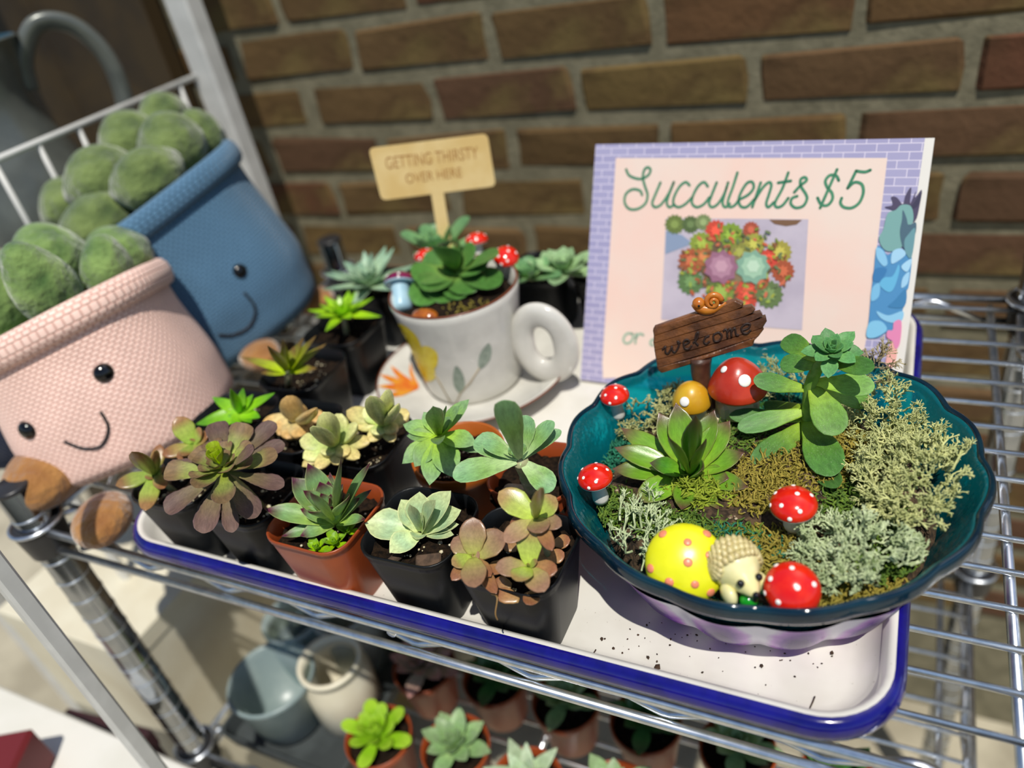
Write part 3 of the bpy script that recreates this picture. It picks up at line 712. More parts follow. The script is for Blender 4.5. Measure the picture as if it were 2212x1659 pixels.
mpick((1093, 596), SZ - .003, (1093, 556), SZ + .019, .0118, 'red toadstool with tall white stem at the right of the mug')
mpick((1035, 560), SZ - .003, (1030, 520), SZ + .015, .0112, 'red toadstool at the back of the mug behind the rosette')
mpick((925, 585), SZ - .003, (921, 556), SZ + .010, .0118, 'red toadstool at the back left of the mug beside the wooden sign')
MPUR = mat('plum_paint', '5a0c3a', '7a1648', 120, .15, coat=.5); MPB = mat('pale_blue_paint', 'a8c8d4', '98bccc', 120, .35)
mpick((868, 674), SZ - .002, (864, 612), SZ + .016, .0145, 'plum-capped mushroom ornament with pale blue body in the mug', mcap=MPUR, mstem=MPB, stem_r=.0098, group='plum mushroom', flatten=.7, dots=[(4.2, 60, .8), (5.2, 66, .7)])
MAMB = mat('amber_stone', '8a4412', 'b8681c', 200, .12, coat=.5)
mb = MB(); mb.add(*sphere(P(918, 682, SZ + .003), (.0125, .008, .006), 18, 10)); tag(mb.build('amber_pebble', MAMB), 'shiny amber pebble at the front edge of the mug soil', 'pebble')
MMOSSA = mat('moss_ochre', '7d7424', 'a08f3a', 400, .8); MMOSSG = mat('moss_green', '40601a', '6a8426', 400, .8); MMOSST = mat('moss_teal', '186048', '268060', 400, .8)
def moss(name, label, c, rx, ry, n, m, h=.006, L=.011, group='moss patches', lim=None):
    mb = MB()
    for k in range(n):
        a = rnd(0, 6.28); q = math.sqrt(rnd(0, 1)); p = V((c.x + rx * q * math.cos(a), c.y + ry * q * math.sin(a), c.z + h * (1 - q * q) * rnd(.2, 1) - .002))
        a = rnd(0, 6.28); e = rnd(-.2, 1.0); dv = V((math.cos(a) * math.cos(e), math.sin(a) * math.cos(e), math.sin(e))); pts = [p]; l_ = L * rnd(.5, 1.1) / 4
        for s in range(4):
            dv = (dv + V((rnd(-.85, .85), rnd(-.85, .85), rnd(-.8, .6)))).normalized(); pts.append(pts[-1] + dv * l_)
        if lim and max(math.hypot(q.x - lim[0], q.y - lim[1]) for q in pts) > lim[2]: continue
        mb.add(*tube(pts, [.0008, .0008, .0007, .00055, .0003], 4, cap=False))
    return tag(mb.build(name, m), label, 'moss', group, 'stuff')
moss('mug_moss', 'ochre-green moss at the front right of the mug soil', P(1010, 668, SZ), .022, .012, 160, MMOSSA, .003, .008)
# wooden plant sign in the mug
MBIRCH = mat('birch_plywood', 'd8b877', 'e2c78c', 30, .55); MBURN = mat('burnt_lettering', 'a8763a', rough=.7)
p0 = P(968, 540, SZ); nv = V((-.55, -.8, .1)); nv = V((CAM.x - p0.x, CAM.y - p0.y, 0)).normalized() * 1.0 + V((0, 0, .15)); nv.normalize()
tag_ = empty('wooden_plant_sign', p0, 'light plywood plant sign on a stake in the flowered mug', 'sign')
def plate(pts, p0, n, th, m, nm, parent, smooth=False, eps=0):
    F = [PP(a, b, p0, n) + n * eps for a, b in pts]; k = len(F); vs = F + [p - n * th for p in F]
    fs = [tuple(range(k))[::-1], tuple(range(k, 2 * k))] + [(i, (i + 1) % k, k + (i + 1) % k, k + i) for i in range(k)]
    nn = (F[1] - F[0]).cross(F[2] - F[1])
    mb = MB(); mb.add(vs, fs); me = mb.build(nm, m, parent, smooth)
    return me
def rounded(pts, r=10, n=4):
    out = []; k = len(pts)
    for i in range(k):
        a, b, c = V((*pts[i - 1], 0)), V((*pts[i], 0)), V((*pts[(i + 1) % k], 0))
        s = b + (a - b).normalized() * r; e = b + (c - b).normalized() * r
        for j in range(n + 1):
            t = j / n; q = s.lerp(b, t).lerp(b.lerp(e, t), t); out.append((q.x, q.y))
    return out
plate(rounded([(796, 321), (1053, 289), (1071, 402), (824, 433)], 12), p0, nv, .003, MBIRCH, 'board', tag_)
plate([(931, 418), (958, 414), (977, 535), (975, 560), (958, 560), (950, 535)], p0, nv, .0029, MBIRCH, 'stake', tag_, eps=-.0001)
def flat_text(body, tl, tr, bl, p0, n, m, parent, nm, eps):
    cu = bpy.data.curves.new(nm, 'FONT'); cu.body = body; cu.align_x = 'CENTER'; cu.align_y = 'CENTER'
    o = bpy.data.objects.new(nm, cu); COL.objects.link(o); dg = bpy.context.evaluated_depsgraph_get()
    me = bpy.data.meshes.new_from_object(o.evaluated_get(dg)); bpy.data.objects.remove(o)
    xs = [v.co.x for v in me.vertices]; ys = [v.co.y for v in me.vertices]; w, h = max(xs) - min(xs), max(ys) - min(ys)
    TL, TR, BL_ = (PP(*q, p0, n) + n * eps for q in (tl, tr, bl))
    for v in me.vertices:
        u = (v.co.x - min(xs)) / w; t = (max(ys) - v.co.y) / h; v.co = TL + (TR - TL) * u + (BL_ - TL) * t
    me.materials.append(m); me.name = nm
    return link(bpy.data.objects.new(nm, me), parent)
flat_text('GETTING THIRSTY', (831, 340), (1031, 316), (835, 366), p0, nv, MBURN, tag_, 'lettering', .0002)
flat_text('OVER HERE', (875, 376), (996, 361), (878, 397), p0, nv, MBURN, tag_, 'lettering', .0002)

# ================================================================== price sign
BLs, BRs, TLs, TRs = V((-.245, .530, .003)), V((.006, .519, .003)), V((-.238, .617, .187)), V((.012, .606, .187))
sx = (BRs - BLs).normalized(); sn = sx.cross(TLs - BLs).normalized()
sgn = empty('price_sign', (BLs + BRs) / 2, 'printed price card for succulents leaning back at the rear of the tray', 'sign')
MBOARD = mat('white_card', 'e6e2da', rough=.6)
def quad_plate(c4, th, m, nm, parent, back=0):
    vs = [p - sn * back for p in c4] + [p - sn * (th + back) for p in c4]
    mb = MB(); mb.add(vs, [(0, 1, 2, 3), (7, 6, 5, 4), (0, 4, 5, 1), (1, 5, 6, 2), (2, 6, 7, 3), (3, 7, 4, 0)])
    return mb.build(nm, m, parent, False)
def sign_poly(pts, m, nm, eps, parent=sgn, cr_=None):
    F = [PP(*(cr_(*q) if cr_ else q), BLs, sn) + sn * eps for q in pts]; mb = MB(); mb.add(F, [tuple(range(len(F)))]); return mb.build(nm, m, parent, False)
card = quad_plate([BLs, BRs + sx * .006, TRs + sx * .004, TLs], .006, MBOARD, 'card', sgn)
def lavender():
    m, n, l, b = newmat('lavender_brick_print')
    tc = n.new('ShaderNodeTexCoord'); br = n.new('ShaderNodeTexBrick'); l.new(tc.outputs['UV'], br.inputs['Vector'])
    br.inputs['Color1'].default_value = lin('a09cc0'); br.inputs['Color2'].default_value = lin('a8a4c6'); br.inputs['Mortar'].default_value = lin('dcd4e4')
    br.inputs['Scale'].default_value = 1; br.inputs['Mortar Size'].default_value = .018; br.inputs['Brick Width'].default_value = .82; br.inputs['Row Height'].default_value = .33; br.inputs['Bias'].default_value = 0
    l.new(br.outputs['Color'], b.inputs['Base Color']); b.inputs['Roughness'].default_value = .5; return m
mb = MB(); e1 = sn * .0003; up = (TLs - BLs).normalized()
F = [BLs + e1, BRs - sx * .002 + e1, TRs - sx * .002 + e1, TLs + e1]; mb.add(F, [(0, 1, 2, 3)]); mb.uv = [(0, 0), (14, 0), (14, 11.4), (0, 11.4)]
mb.build('brick_print', lavender(), sgn, False)
cs = crop(1200, 270, .4575)
MPINK = mat('blush_print', 'f0cfc0', 'ecd6c8', 12, .5)
sign_poly([(286, 156), (1567, 156), (1468, 1005), (1440, 1160), (225, 1195), (222, 1120)], MPINK, 'blush_panel', .0005, cr_=cs)
MGREEN = mat('green_ink', '3a8060', '4a8c68', 100, .5)
def strokes(L, w, m, nm, eps, cr_, p0, n, parent, k=6):
    mb = MB()
    for S in L:
        pts = smooth_line([PP(*cr_(*q), p0, n) + n * eps for q in S], k); vs = []; fs = []
        for i, p in enumerate(pts):
            t = (pts[min(i + 1, len(pts) - 1)] - pts[max(i - 1, 0)]).normalized(); s = n.cross(t) * w / 2
            vs += [p - s, p + s]
        for i in range(len(pts) - 1): fs.append((2 * i, 2 * i + 2, 2 * i + 3, 2 * i + 1))
        mb.add(vs, fs)
        for c in (pts[0], pts[-1]):
            a = n.orthogonal().normalized(); b = n.cross(a); q = [c + (a * math.cos(x * .785) + b * math.sin(x * .785)) * w / 2 for x in range(8)]; mb.add(q, [tuple(range(8))])
    return mb.build(nm, m, parent, False)
SUCC = [
 [(335, 210), (352, 240), (400, 255), (438, 238), (450, 212), (436, 200), (420, 214), (414, 250), (424, 290), (436, 330), (426, 370), (390, 396), (350, 396), (328, 366), (334, 326), (365, 304), (400, 310), (410, 330)],
 [(497, 272), (470, 335), (458, 370), (472, 388), (500, 375), (535, 325), (560, 270)], [(560, 270), (535, 335), (527, 370), (540, 388), (562, 376)],
 [(634, 285), (616, 270), (588, 290), (563, 335), (558, 370), (580, 388), (612, 375), (646, 342)],
 [(720, 290), (702, 270), (674, 290), (650, 335), (646, 370), (668, 388), (700, 375), (728, 342)],
 [(762, 272), (737, 335), (726, 370), (740, 388), (768, 372), (798, 325), (816, 272)], [(816, 272), (797, 335), (790, 370), (803, 388), (824, 372)],
 [(860, 225), (838, 295), (815, 360), (822, 386), (846, 380), (868, 352)],
 [(868, 352), (910, 330), (936, 298), (930, 270), (906, 274), (880, 312), (866, 352), (876, 384), (905, 386), (940, 350)],
 [(970, 272), (950, 330), (930, 388)], [(940, 358), (978, 298), (1008, 271), (1020, 285), (1008, 330), (996, 370), (1006, 388), (1032, 365)],
 [(1100, 225), (1072, 300), (1038, 365), (1045, 388), (1072, 380), (1100, 345)], [(1052, 273), (1112, 264)],
 [(1128, 318), (1158, 285), (1186, 262), (1178, 247), (1158, 258), (1160, 290), (1182, 325), (1188, 350), (1170, 382), (1135, 391), (1112, 372), (1118, 346), (1142, 336)],
 [(1338, 262), (1326, 240), (1296, 238), (1275, 264), (1284, 295), (1305, 320), (1308, 350), (1286, 378), (1256, 376), (1238, 344)], [(1330, 210), (1250, 392)],
 [(1487, 213), (1460, 222), (1420, 217)], [(1420, 217), (1400, 258), (1380, 298)], [(1380, 298), (1412, 271), (1446, 280), (1454, 318), (1436, 365), (1400, 391), (1362, 388), (1346, 368), (1352, 345)]]
strokes(SUCC, .0021, MGREEN, 'lettering', .0008, cs, BLs, sn, sgn)
MFADE = mat('pale_green_ink', '9cb8a0', rough=.5)
strokes([[(365, 985), (338, 985), (322, 1010), (332, 1030), (355, 1025), (368, 1000), (362, 985)], [(382, 985), (378, 1030)], [(380, 1008), (392, 990), (404, 985), (416, 992)], [(468, 1012), (452, 1018), (450, 1034), (462, 1040)]], .002, MFADE, 'lettering', .0008, cs, BLs, sn, sgn)
# printed photo of a succulent bouquet
sign_poly([(523, 440), (1195, 445), (1165, 968), (500, 918)], mat('photo_grey_print', 'b8aebc', 'c6bcc8', 30, .45), 'photo_print', .0008, cr_=cs)
def pm(c): return mat('ink_' + c, c, rough=.5)
inks = {}
def star(cx, cy, r_, n, c, eps, inner=.6, nm='printed_rosette'):
    pts = []
    for i in range(2 * n):
        a = math.pi * i / n; q = r_ * (1 if i % 2 == 0 else inner); pts.append((cx + q * math.cos(a), cy + q * math.sin(a)))
    if c not in inks: inks[c] = pm(c)
    return sign_poly(pts, inks[c], nm, eps, cr_=cs)
sign_poly([(1010, 447), (1165, 448), (1140, 470), (1090, 478), (1035, 468)], pm('7a5a40'), 'printed_saucer', .001, cr_=cs)
sign_poly([(523, 500), (600, 520), (650, 560), (520, 610)], pm('8a9ab4'), 'printed_ribbon', .001, cr_=cs)
B_ = [(565, 470, 50, '6a7a3c'), (640, 470, 45, '55683c'), (700, 460, 42, '7a8a58'), (850, 680, 185, '6a5a40'), (760, 500, 55, 'cc4a34'), (690, 560, 60, '8a9a3a'), (830, 520, 62, '7f9a34'), (925, 495, 42, 'a85038'), (940, 560, 55, 'a4a044'), (1060, 600, 60, 'a49a40'), (640, 640, 62, 'a85a38'), (1075, 690, 58, 'a85434'), (1010, 630, 48, 'd04a38'), (640, 740, 66, '5c7a48'), (780, 790, 72, '7d9240'), (910, 790, 66, 'd0503c'), (1010, 800, 70, '657a4a'), (900, 850, 50, 'c44a34'), (700, 620, 50, 'b06a3c'), (870, 600, 50, '8a8a40'), (970, 740, 40, 'a85a3a')]
for k, (x, y, r_, c) in enumerate(B_):
    star(x, y, r_, 14, c, .001 + k * .00002, .82); h = ''.join('%02x' % min(255, int(int(c[i:i + 2], 16) * 1.2 + 10)) for i in (0, 2, 4)); star(x, y, r_ * .55, 8, h, .0016 + k * .00002, .6)
mb = MB(); pal = [lin(c) for c in ('7a8a34', 'a4a83c', 'b85a38', '5a6a38', 'c8643c', '8a5a38', '9ab04a', 'd07050', '6a7a50')]
for k in range(170):
    a = rnd(0, 6.28); q = math.sqrt(rnd(.08, 1)); x, y = 850 + 262 * q * math.cos(a), 668 + 205 * q * math.sin(a)
    if math.hypot(x - 785, y - 670) < 70 or math.hypot(x - 935, y - 670) < 66: continue
    w, h, t0 = rnd(10, 17), rnd(5, 8), rnd(0, 3.14); F = []
    for j in range(8):
        u, v_ = w * math.cos(j * .785), h * math.sin(j * .785); F.append(PP(*cs(x + u * math.cos(t0) - v_ * math.sin(t0), y + u * math.sin(t0) + v_ * math.cos(t0)), BLs, sn) + sn * (.0021 + k * .0000012))
    mb.add(F, [tuple(range(8))], random.choice(pal))
mm2, n2, l2, b2 = newmat('dab_ink'); a2_ = n2.new('ShaderNodeAttribute'); a2_.attribute_name = 'Col'; l2.new(a2_.outputs['Color'], b2.inputs['Base Color']); b2.inputs['Roughness'].default_value = .5
o = mb.build('printed_petals', mm2, sgn, False); o['kind'] = 'stuff'
for x, y, c in ((785, 670, ('9a6a80', 'b4869a', 'c89cac')), (935, 670, ('84ac94', 'a4c8aa', 'c0dcc0'))):
    for k, (r_, n) in enumerate(((84, 9), (58, 8), (32, 6))): star(x + k, y - k * 2, r_, n, c[k], .0024 + k * .0002, .82)
# printed flowers down the right edge
cf = crop(1800, 380, .3135)
def fl(pts, c, eps):
    if c not in inks: inks[c] = pm(c)
    return sign_poly([(q.x, q.y) for q in smooth_line([(x, y, 0) for x, y in pts], 4, True)], inks[c], 'printed_flower', eps, cr_=cf)
fl([(355, 215), (410, 200), (400, 145), (440, 150), (480, 195), (500, 130), (538, 80), (530, 190), (570, 105), (565, 150), (610, 95), (596, 200), (565, 310), (500, 300), (420, 240)], '4e4660', .0009)
fl([(610, 110), (560, 180), (520, 230), (575, 215), (600, 160)], '3c3850', .0010)
fl([(470, 200), (530, 205), (552, 260), (545, 330), (500, 350), (480, 480), (400, 520), (345, 500), (315, 430), (345, 370), (375, 260), (430, 235)], '7aa8a4', .0012)
fl([(480, 235), (505, 290), (520, 340), (570, 320), (566, 400), (530, 440), (520, 520), (480, 490), (460, 390), (475, 300)], '4c6878', .0014)
fl([(566, 365), (520, 400), (490, 450), (500, 530), (540, 560)], '6a98a0', .0016)
fl([(300, 490), (345, 505), (375, 545), (430, 505), (485, 510), (520, 545), (542, 570), (520, 760), (500, 800), (470, 960), (420, 1060), (360, 1080), (300, 1115), (228, 1105), (245, 1000), (262, 800), (280, 660)], '4f8fc0', .0012)
for pts, c in (([(300, 492), (350, 520), (375, 600), (345, 620), (300, 560)], '8cc4e4'), ([(400, 600), (410, 520), (470, 500), (500, 540), (440, 590)], 'a4d0ea'), ([(540, 570), (470, 620), (500, 660), (525, 640)], 'a8d4ec'), ([(524, 660), (480, 700), (470, 770), (512, 740)], 'a0ceea'), ([(320, 750), (350, 700), (410, 690), (450, 610), (455, 660), (420, 770), (380, 800)], '66b4da'), ([(270, 770), (320, 740), (315, 830), (262, 860)], '7cbce0'), ([(300, 930), (380, 960), (480, 930), (470, 1000), (400, 1010), (330, 980)], '90c8e6'), ([(250, 1010), (330, 1000), (370, 1060), (290, 1112), (230, 1104)], '84c4e4'), ([(420, 860), (500, 780), (490, 900), (380, 900)], '3f80b0'), ([(290, 640), (370, 640), (330, 720), (275, 720)], '3a7ab0')): fl(pts, c, .0015)
fl([(420, 1005), (470, 1000), (460, 1150), (430, 1190), (410, 1140), (370, 1110), (375, 1065), (410, 1060)], 'e48ab4', .0016)
fl([(410, 1140), (440, 1190), (425, 1290), (390, 1330), (360, 1300), (385, 1180)], 'f0b0a4', .0014)
# strut behind the card
mb = MB(); q = BLs.lerp(BRs, .5).lerp(TLs.lerp(TRs, .5), .78) - sn * .0075; ft = V((q.x, q.y + .022, .0015))
mb.add([q - sx * .02, q + sx * .02, ft + sx * .03, ft - sx * .03, q - sx * .02 + V((0, .002, 0)), q + sx * .02 + V((0, .002, 0)), ft + sx * .03 + V((0, .002, 0)), ft - sx * .03 + V((0, .002, 0))], [(0, 1, 2, 3), (7, 6, 5, 4), (0, 4, 5, 1), (1, 5, 6, 2), (2, 6, 7, 3), (3, 7, 4, 0)])
mb.build('strut', mat('grey_card', 'a8a090', rough=.8), sgn, False)

# ================================================================== teal glass bowl
BC = V((-.0635, .3775, .0))
def tealglass():
    m, n, l, b = newmat('teal_glass'); n.remove(b); out = n['Material Output']
    tr = n.new('ShaderNodeBsdfTransparent'); tr.inputs['Color'].default_value = (.10, .84, .90, 1)
    gl = n.new('ShaderNodeBsdfGlossy'); gl.inputs['Roughness'].default_value = .06; gl.inputs['Color'].default_value = (.8, .95, 1, 1)
    df = n.new('ShaderNodeBsdfTranslucent'); df.inputs['Color'].default_value = lin('18ccd6')
    d2 = n.new('ShaderNodeBsdfDiffuse'); d2.inputs['Color'].default_value = lin('12a8b6')
    t = noise(n, l, 110, 3); bp = n.new('ShaderNodeBump'); bp.inputs['Strength'].default_value = .8; bp.inputs['Distance'].default_value = .002
    l.new(t.outputs['Fac'], bp.inputs['Height']); l.new(bp.outputs['Normal'], gl.inputs['Normal']); l.new(bp.outputs['Normal'], df.inputs['Normal'])
    fr = n.new('ShaderNodeFresnel'); fr.inputs['IOR'].default_value = 1.5; l.new(bp.outputs['Normal'], fr.inputs['Normal'])
    a = n.new('ShaderNodeMixShader'); a.inputs[0].default_value = .42; l.new(tr.outputs[0], a.inputs[1]); l.new(df.outputs[0], a.inputs[2])
    a2 = n.new('ShaderNodeMixShader'); a2.inputs[0].default_value = .24; l.new(a.outputs[0], a2.inputs[1]); l.new(d2.outputs[0], a2.inputs[2])
    c = n.new('ShaderNodeMixShader'); l.new(fr.outputs[0], c.inputs[0]); l.new(a2.outputs[0], c.inputs[1]); l.new(gl.outputs[0], c.inputs[2])
    l.new(c.outputs[0], out.inputs['Surface']); return m
MTEAL = tealglass()
def rimmat():
    m, n, l, b = newmat('thick_teal_rim')
    t = noise(n, l, 40, 3); l.new(ramp(n, l, t.outputs['Fac'], [(.4, lin('04263a')), (.65, lin('06384a'))]), b.inputs['Base Color'])
    b.inputs['Roughness'].default_value = .07; b.inputs['Transmission Weight'].default_value = .35; b.inputs['IOR'].default_value = 1.5; b.inputs['Coat Weight'].default_value = .3; return m
def purplemat():
    m, n, l, b = newmat('lilac_painted_glass')
    tc = n.new('ShaderNodeTexCoord'); sp = n.new('ShaderNodeSeparateXYZ'); l.new(tc.outputs['UV'], sp.inputs[0])
    def mth(op, a, bb=None, cc=None):
        x = n.new('ShaderNodeMath'); x.operation = op
        for i, v in enumerate((a, bb, cc)):
            if v is None: continue
            if hasattr(v, 'links'): l.new(v, x.inputs[i])
            else: x.inputs[i].default_value = v
        return x.outputs[0]
    fx = mth('SUBTRACT', mth('FRACT', sp.outputs[0]), .5); fy = mth('SUBTRACT', sp.outputs[1], .60)
    d_ = mth('SQRT', mth('ADD', mth('MULTIPLY', mth('MULTIPLY', fx, fx), 3.2), mth('MULTIPLY', mth('MULTIPLY', fy, fy), 1.8)))
    t = noise(n, l, 60, 4); d2 = mth('ADD', d_, mth('MULTIPLY', mth('SUBTRACT', t.outputs['Fac'], .5), .35))
    c = ramp(n, l, d2, [(.22, lin('3a1466')), (.42, lin('6e2f9c')), (.60, lin('c486d6')), (.76, lin('ece6f0'))])
    l.new(c, b.inputs['Base Color']); b.inputs['Roughness'].default_value = .22; b.inputs['Specular IOR Level'].default_value = .12; return m
NB = 256; LOB = 16
def sc_w(w): return 2.2 * (math.sqrt(math.cos(LOB / 2 * w + .25) ** 2 + .03) - .62)
def lob(k): 
    def fn(p, w, i):
        s = 1 + k[i] * sc_w(w); zz = p[2] + (k[i] * .10 * sc_w(w) if k[i] > .008 and p[2] > .06 else 0)
        return (p[0] * s, p[1] * s, zz)
    return fn
bowl = empty('glass_bowl', BC, 'teal fluted glass bowl with lilac foot holding a miniature fairy garden', 'bowl')
prof = [(.0985, .030), (.104, .040), (.109, .052), (.1145, .064), (.1195, .0735), (.1205, .0765), (.1190, .0775), (.1172, .0755), (.1115, .0635), (.106, .052), (.1005, .040), (.095, .030)]
ks = [.014, .014, .014, .014, .013, .012, .012, .012, .013, .014, .014, .014]
mb = MB(); mb.add(*lathe(prof, NB, fn=lob(ks))); mb.build('glass_wall', MTEAL, bowl, mw=M.Translation(BC))
mb = MB(); vs, fs = [], []
for i in range(NB):
    w = 2 * math.pi * i / NB; s = 1 + .012 * sc_w(w)
    for j in range(12):
        a = 2 * math.pi * j / 12; r_ = (.1207 + .0026 * math.cos(a)) * s; vs.append((r_ * math.cos(w), r_ * math.sin(w), .0735 + .0058 * math.sin(a) + .0010 * sc_w(w)))
for i in range(NB):
    for j in range(12): fs.append((i * 12 + j, ((i + 1) % NB) * 12 + j, ((i + 1) % NB) * 12 + (j + 1) % 12, i * 12 + (j + 1) % 12))
mb.add(vs, fs); mb.build('rim', rimmat(), bowl, mw=M.Translation(BC))
pf = [(.066, .0005), (.080, .0005), (.0862, .004), (.0938, .0125), (.0995, .022), (.1040, .032), (.1085, .042), (.1125, .052)]
kf = [0, .004, .012, .02, .022, .018, .015, .014]
mb = MB(); vs, fs = lathe(pf, NB, True, False, fn=lob(kf)); mb.add(vs, fs); mb.uv = [((i % NB) / NB * LOB + .5 + .5 / math.pi * .5, (i // NB) / 7) for i in range(len(vs))]
mb.build('foot', purplemat(), bowl, mw=M.Translation(BC))
def soilz(x, y):
    d_ = math.hypot(x - BC.x, y - BC.y) / .1; return .064 - .014 * d_ * d_
mb = MB(); vs = []; fs = []; NA, NRR = 64, 14
for i in range(NRR + 1):
    for j in range(NA):
        r_ = .1000 * i / NRR; a = 2 * math.pi * j / NA; x, y = BC.x + r_ * math.cos(a), BC.y + r_ * math.sin(a); vs.append((x, y, soilz(x, y) + rnd(-.0015, .0015) - (.012 if i == NRR else 0)))
for i in range(NRR):
    for j in range(NA): fs.append((i * NA + j, (i + 1) * NA + j, (i + 1) * NA + (j + 1) % NA, i * NA + (j + 1) % NA))
mb.add(vs, fs); mb.build('soil', mat('bowl_soil', '2a1e12', '5a4630', 250, .95, bmp=.8, bscale=400, bdist=.002), bowl, smooth=False)
mb = MB()
for k in range(160):
    a = rnd(0, 6.28); r_ = .095 * math.sqrt(rnd(0, 1)); x, y = BC.x + r_ * math.cos(a), BC.y + r_ * math.sin(a); crumb(mb, (x, y, soilz(x, y) + .001), rnd(.0005, .0017))
o = mb.build('bark_and_perlite', mat('perlite_mix', 'b8a88c', '6a5238', 300, .9), bowl); o['kind'] = 'stuff'

def lichen(label, c, rx, ry, h, n, m, levels=4, L=.0075, r0=.0010, lim=.106):
    mb = MB()
    def grow(p, dv, l_, r_, lev):
        q = p + dv * l_
        rr2 = math.hypot(q.x - BC.x, q.y - BC.y)
        if rr2 > lim or (rr2 > .108 and q.z < .082): return
        mid = p.lerp(q, .5) + V((rnd(-1, 1), rnd(-1, 1), rnd(-1, 1))) * l_ * .1
        mb.add(*tube([p, mid, q], [r_, r_ * .9, r_ * (.8 if lev else .45)], 4, cap=False))
        if lev == 0: return
        for k in range(3 if rnd(0, 1) < .45 else 2):
            dd = (dv + V((rnd(-1, 1), rnd(-1, 1), rnd(-.7, .8))) * .85).normalized(); grow(q, dd, l_ * rnd(.6, .88), r_ * .8, lev - 1)
    for k in range(n):
        a = rnd(0, 6.28); q = math.sqrt(rnd(0, 1)); p = V((c.x + rx * q * math.cos(a), c.y + ry * q * math.sin(a), 0)); p.z = c.z + h * (1 - q * q) * rnd(0, .9)
        dv = V((math.cos(a) * q * .9 + rnd(-.4, .4), math.sin(a) * q * .9 + rnd(-.4, .4), rnd(.15, .9))).normalized(); grow(p, dv, L * rnd(.7, 1.1), r0, levels)
    return tag(mb.build('reindeer_lichen', m), label, 'lichen', 'lichen clumps in the bowl')
MLI1 = mat('lichen_olive', 'a8aa6c', 'c8c88c', 120, .85); MLI2 = mat('lichen_grey_green', 'a8b888', 'ccd8ac', 120, .85); MLI3 = mat('lichen_yellow_green', 'b0b678', 'd0d292', 120, .85)
lichen('fine olive lichen clump between the upper left toadstool and the welcome sign', P(1390, 880, .058), .026, .028, .010, 110, MLI1, 4, .0048, .0007)
lichen('branching pale lichen between lower left toadstool and yellow mushroom', P(1368, 1160, .056), .024, .016, .008, 40, MLI2, 4, .0068, .0009)
lichen('grey-green lichen clump right of the lower red toadstools, at the front', P(1855, 1215, .060), .026, .022, .018, 120, MLI2, 4, .0052, .0009)
lichen('yellow-green lichen clump spilling over the right rim of the bowl', P(2005, 1050, .068), .030, .034, .022, 190, MLI3, 4, .0056, .0009, .132)
lichen('dense tall lichen clump at the back right of the bowl', P(1915, 905, .060), .022, .036, .026, 170, MLI3, 4, .0050, .0007)
lichen('dark lichen tuft at the back, between red mushroom and stemmed plant', P(1690, 815, .060), .024, .022, .014, 80, MLI1, 4, .0048, .0006)
lichen('thin wispy lichen twig sticking up at the back rim before the sign', P(1885, 805, .078), .007, .006, .018, 18, mat('lichen_brown', '9a8a66', 'b8ac84', 120, .85), 4, .0055, .0005, .125)
# mosses
def ms_(px, py, label, rx, ry, n, m, **k):
    p = P(px, py, .062); p.z = soilz(p.x, p.y); k['L'] = k.get('L', .011) * .72; return moss('moss_patch', label, p, rx * 1.15, ry * 1.2, int(n * 2.6), m, lim=(BC.x, BC.y, .1035), **k)
ms_(1845, 985, 'ochre moss strip right of the stemmed plant', .018, .026, 420, MMOSSA, h=.010, L=.010)
ms_(1850, 1085, 'bright green moss between ochre moss and right lichen', .022, .020, 360, MMOSSG, h=.008)
ms_(1660, 1180, 'golden feathery moss in front of the centre toadstool', .024, .018, 420, MMOSSA, h=.007)
ms_(1545, 1150, 'dark green moss behind the hedgehog', .030, .014, 420, MMOSSG, h=.005)
ms_(1580, 1165, 'teal dyed moss tufts behind the yellow mushroom', .030, .012, 240, MMOSST, h=.006)
ms_(1350, 945, 'teal dyed moss left of the echeveria', .010, .022, 240, MMOSST, h=.006)
ms_(1600, 1305, 'teal dyed moss around the hedgehog at the front rim', .034, .009, 330, MMOSST, h=.004)
ms_(1340, 1070, 'green moss left front of the echeveria', .020, .014, 240, MMOSSG, h=.004)
ms_(1510, 1060, 'lime moss threads among the front echeveria leaves', .020, .010, 200, mat('moss_lime', '7a8a1c', '94a42c', 300, .8), h=.008, L=.016)
ms_(1650, 1040, 'brownish moss between echeveria and stemmed plant', .020, .024, 320, MMOSSA, h=.005)
ms_(1700, 870, 'dark teal moss shaded under the stemmed plant at the back', .040, .016, 260, MMOSST, h=.004)
ms_(1880, 1160, 'mixed green moss under the front right lichen', .022, .020, 260, MMOSSG, h=.004)
ms_(1780, 1250, 'brown-green moss beside the front red toadstool cap', .020, .012, 220, MMOSSA, h=.004)

ms_(1455, 1120, 'olive moss behind the yellow mushroom', .024, .012, 240, MMOSSG, h=.004)
ms_(1745, 1000, 'brown-ochre moss at the foot of the stemmed plant', .022, .022, 260, MMOSSA, h=.004)
ms_(1590, 945, 'dull green moss between welcome sign and echeveria', .022, .018, 240, MMOSSG, h=.003)
ms_(1930, 1250, 'olive moss along the front right inside of the bowl', .020, .014, 200, MMOSSA, h=.003)
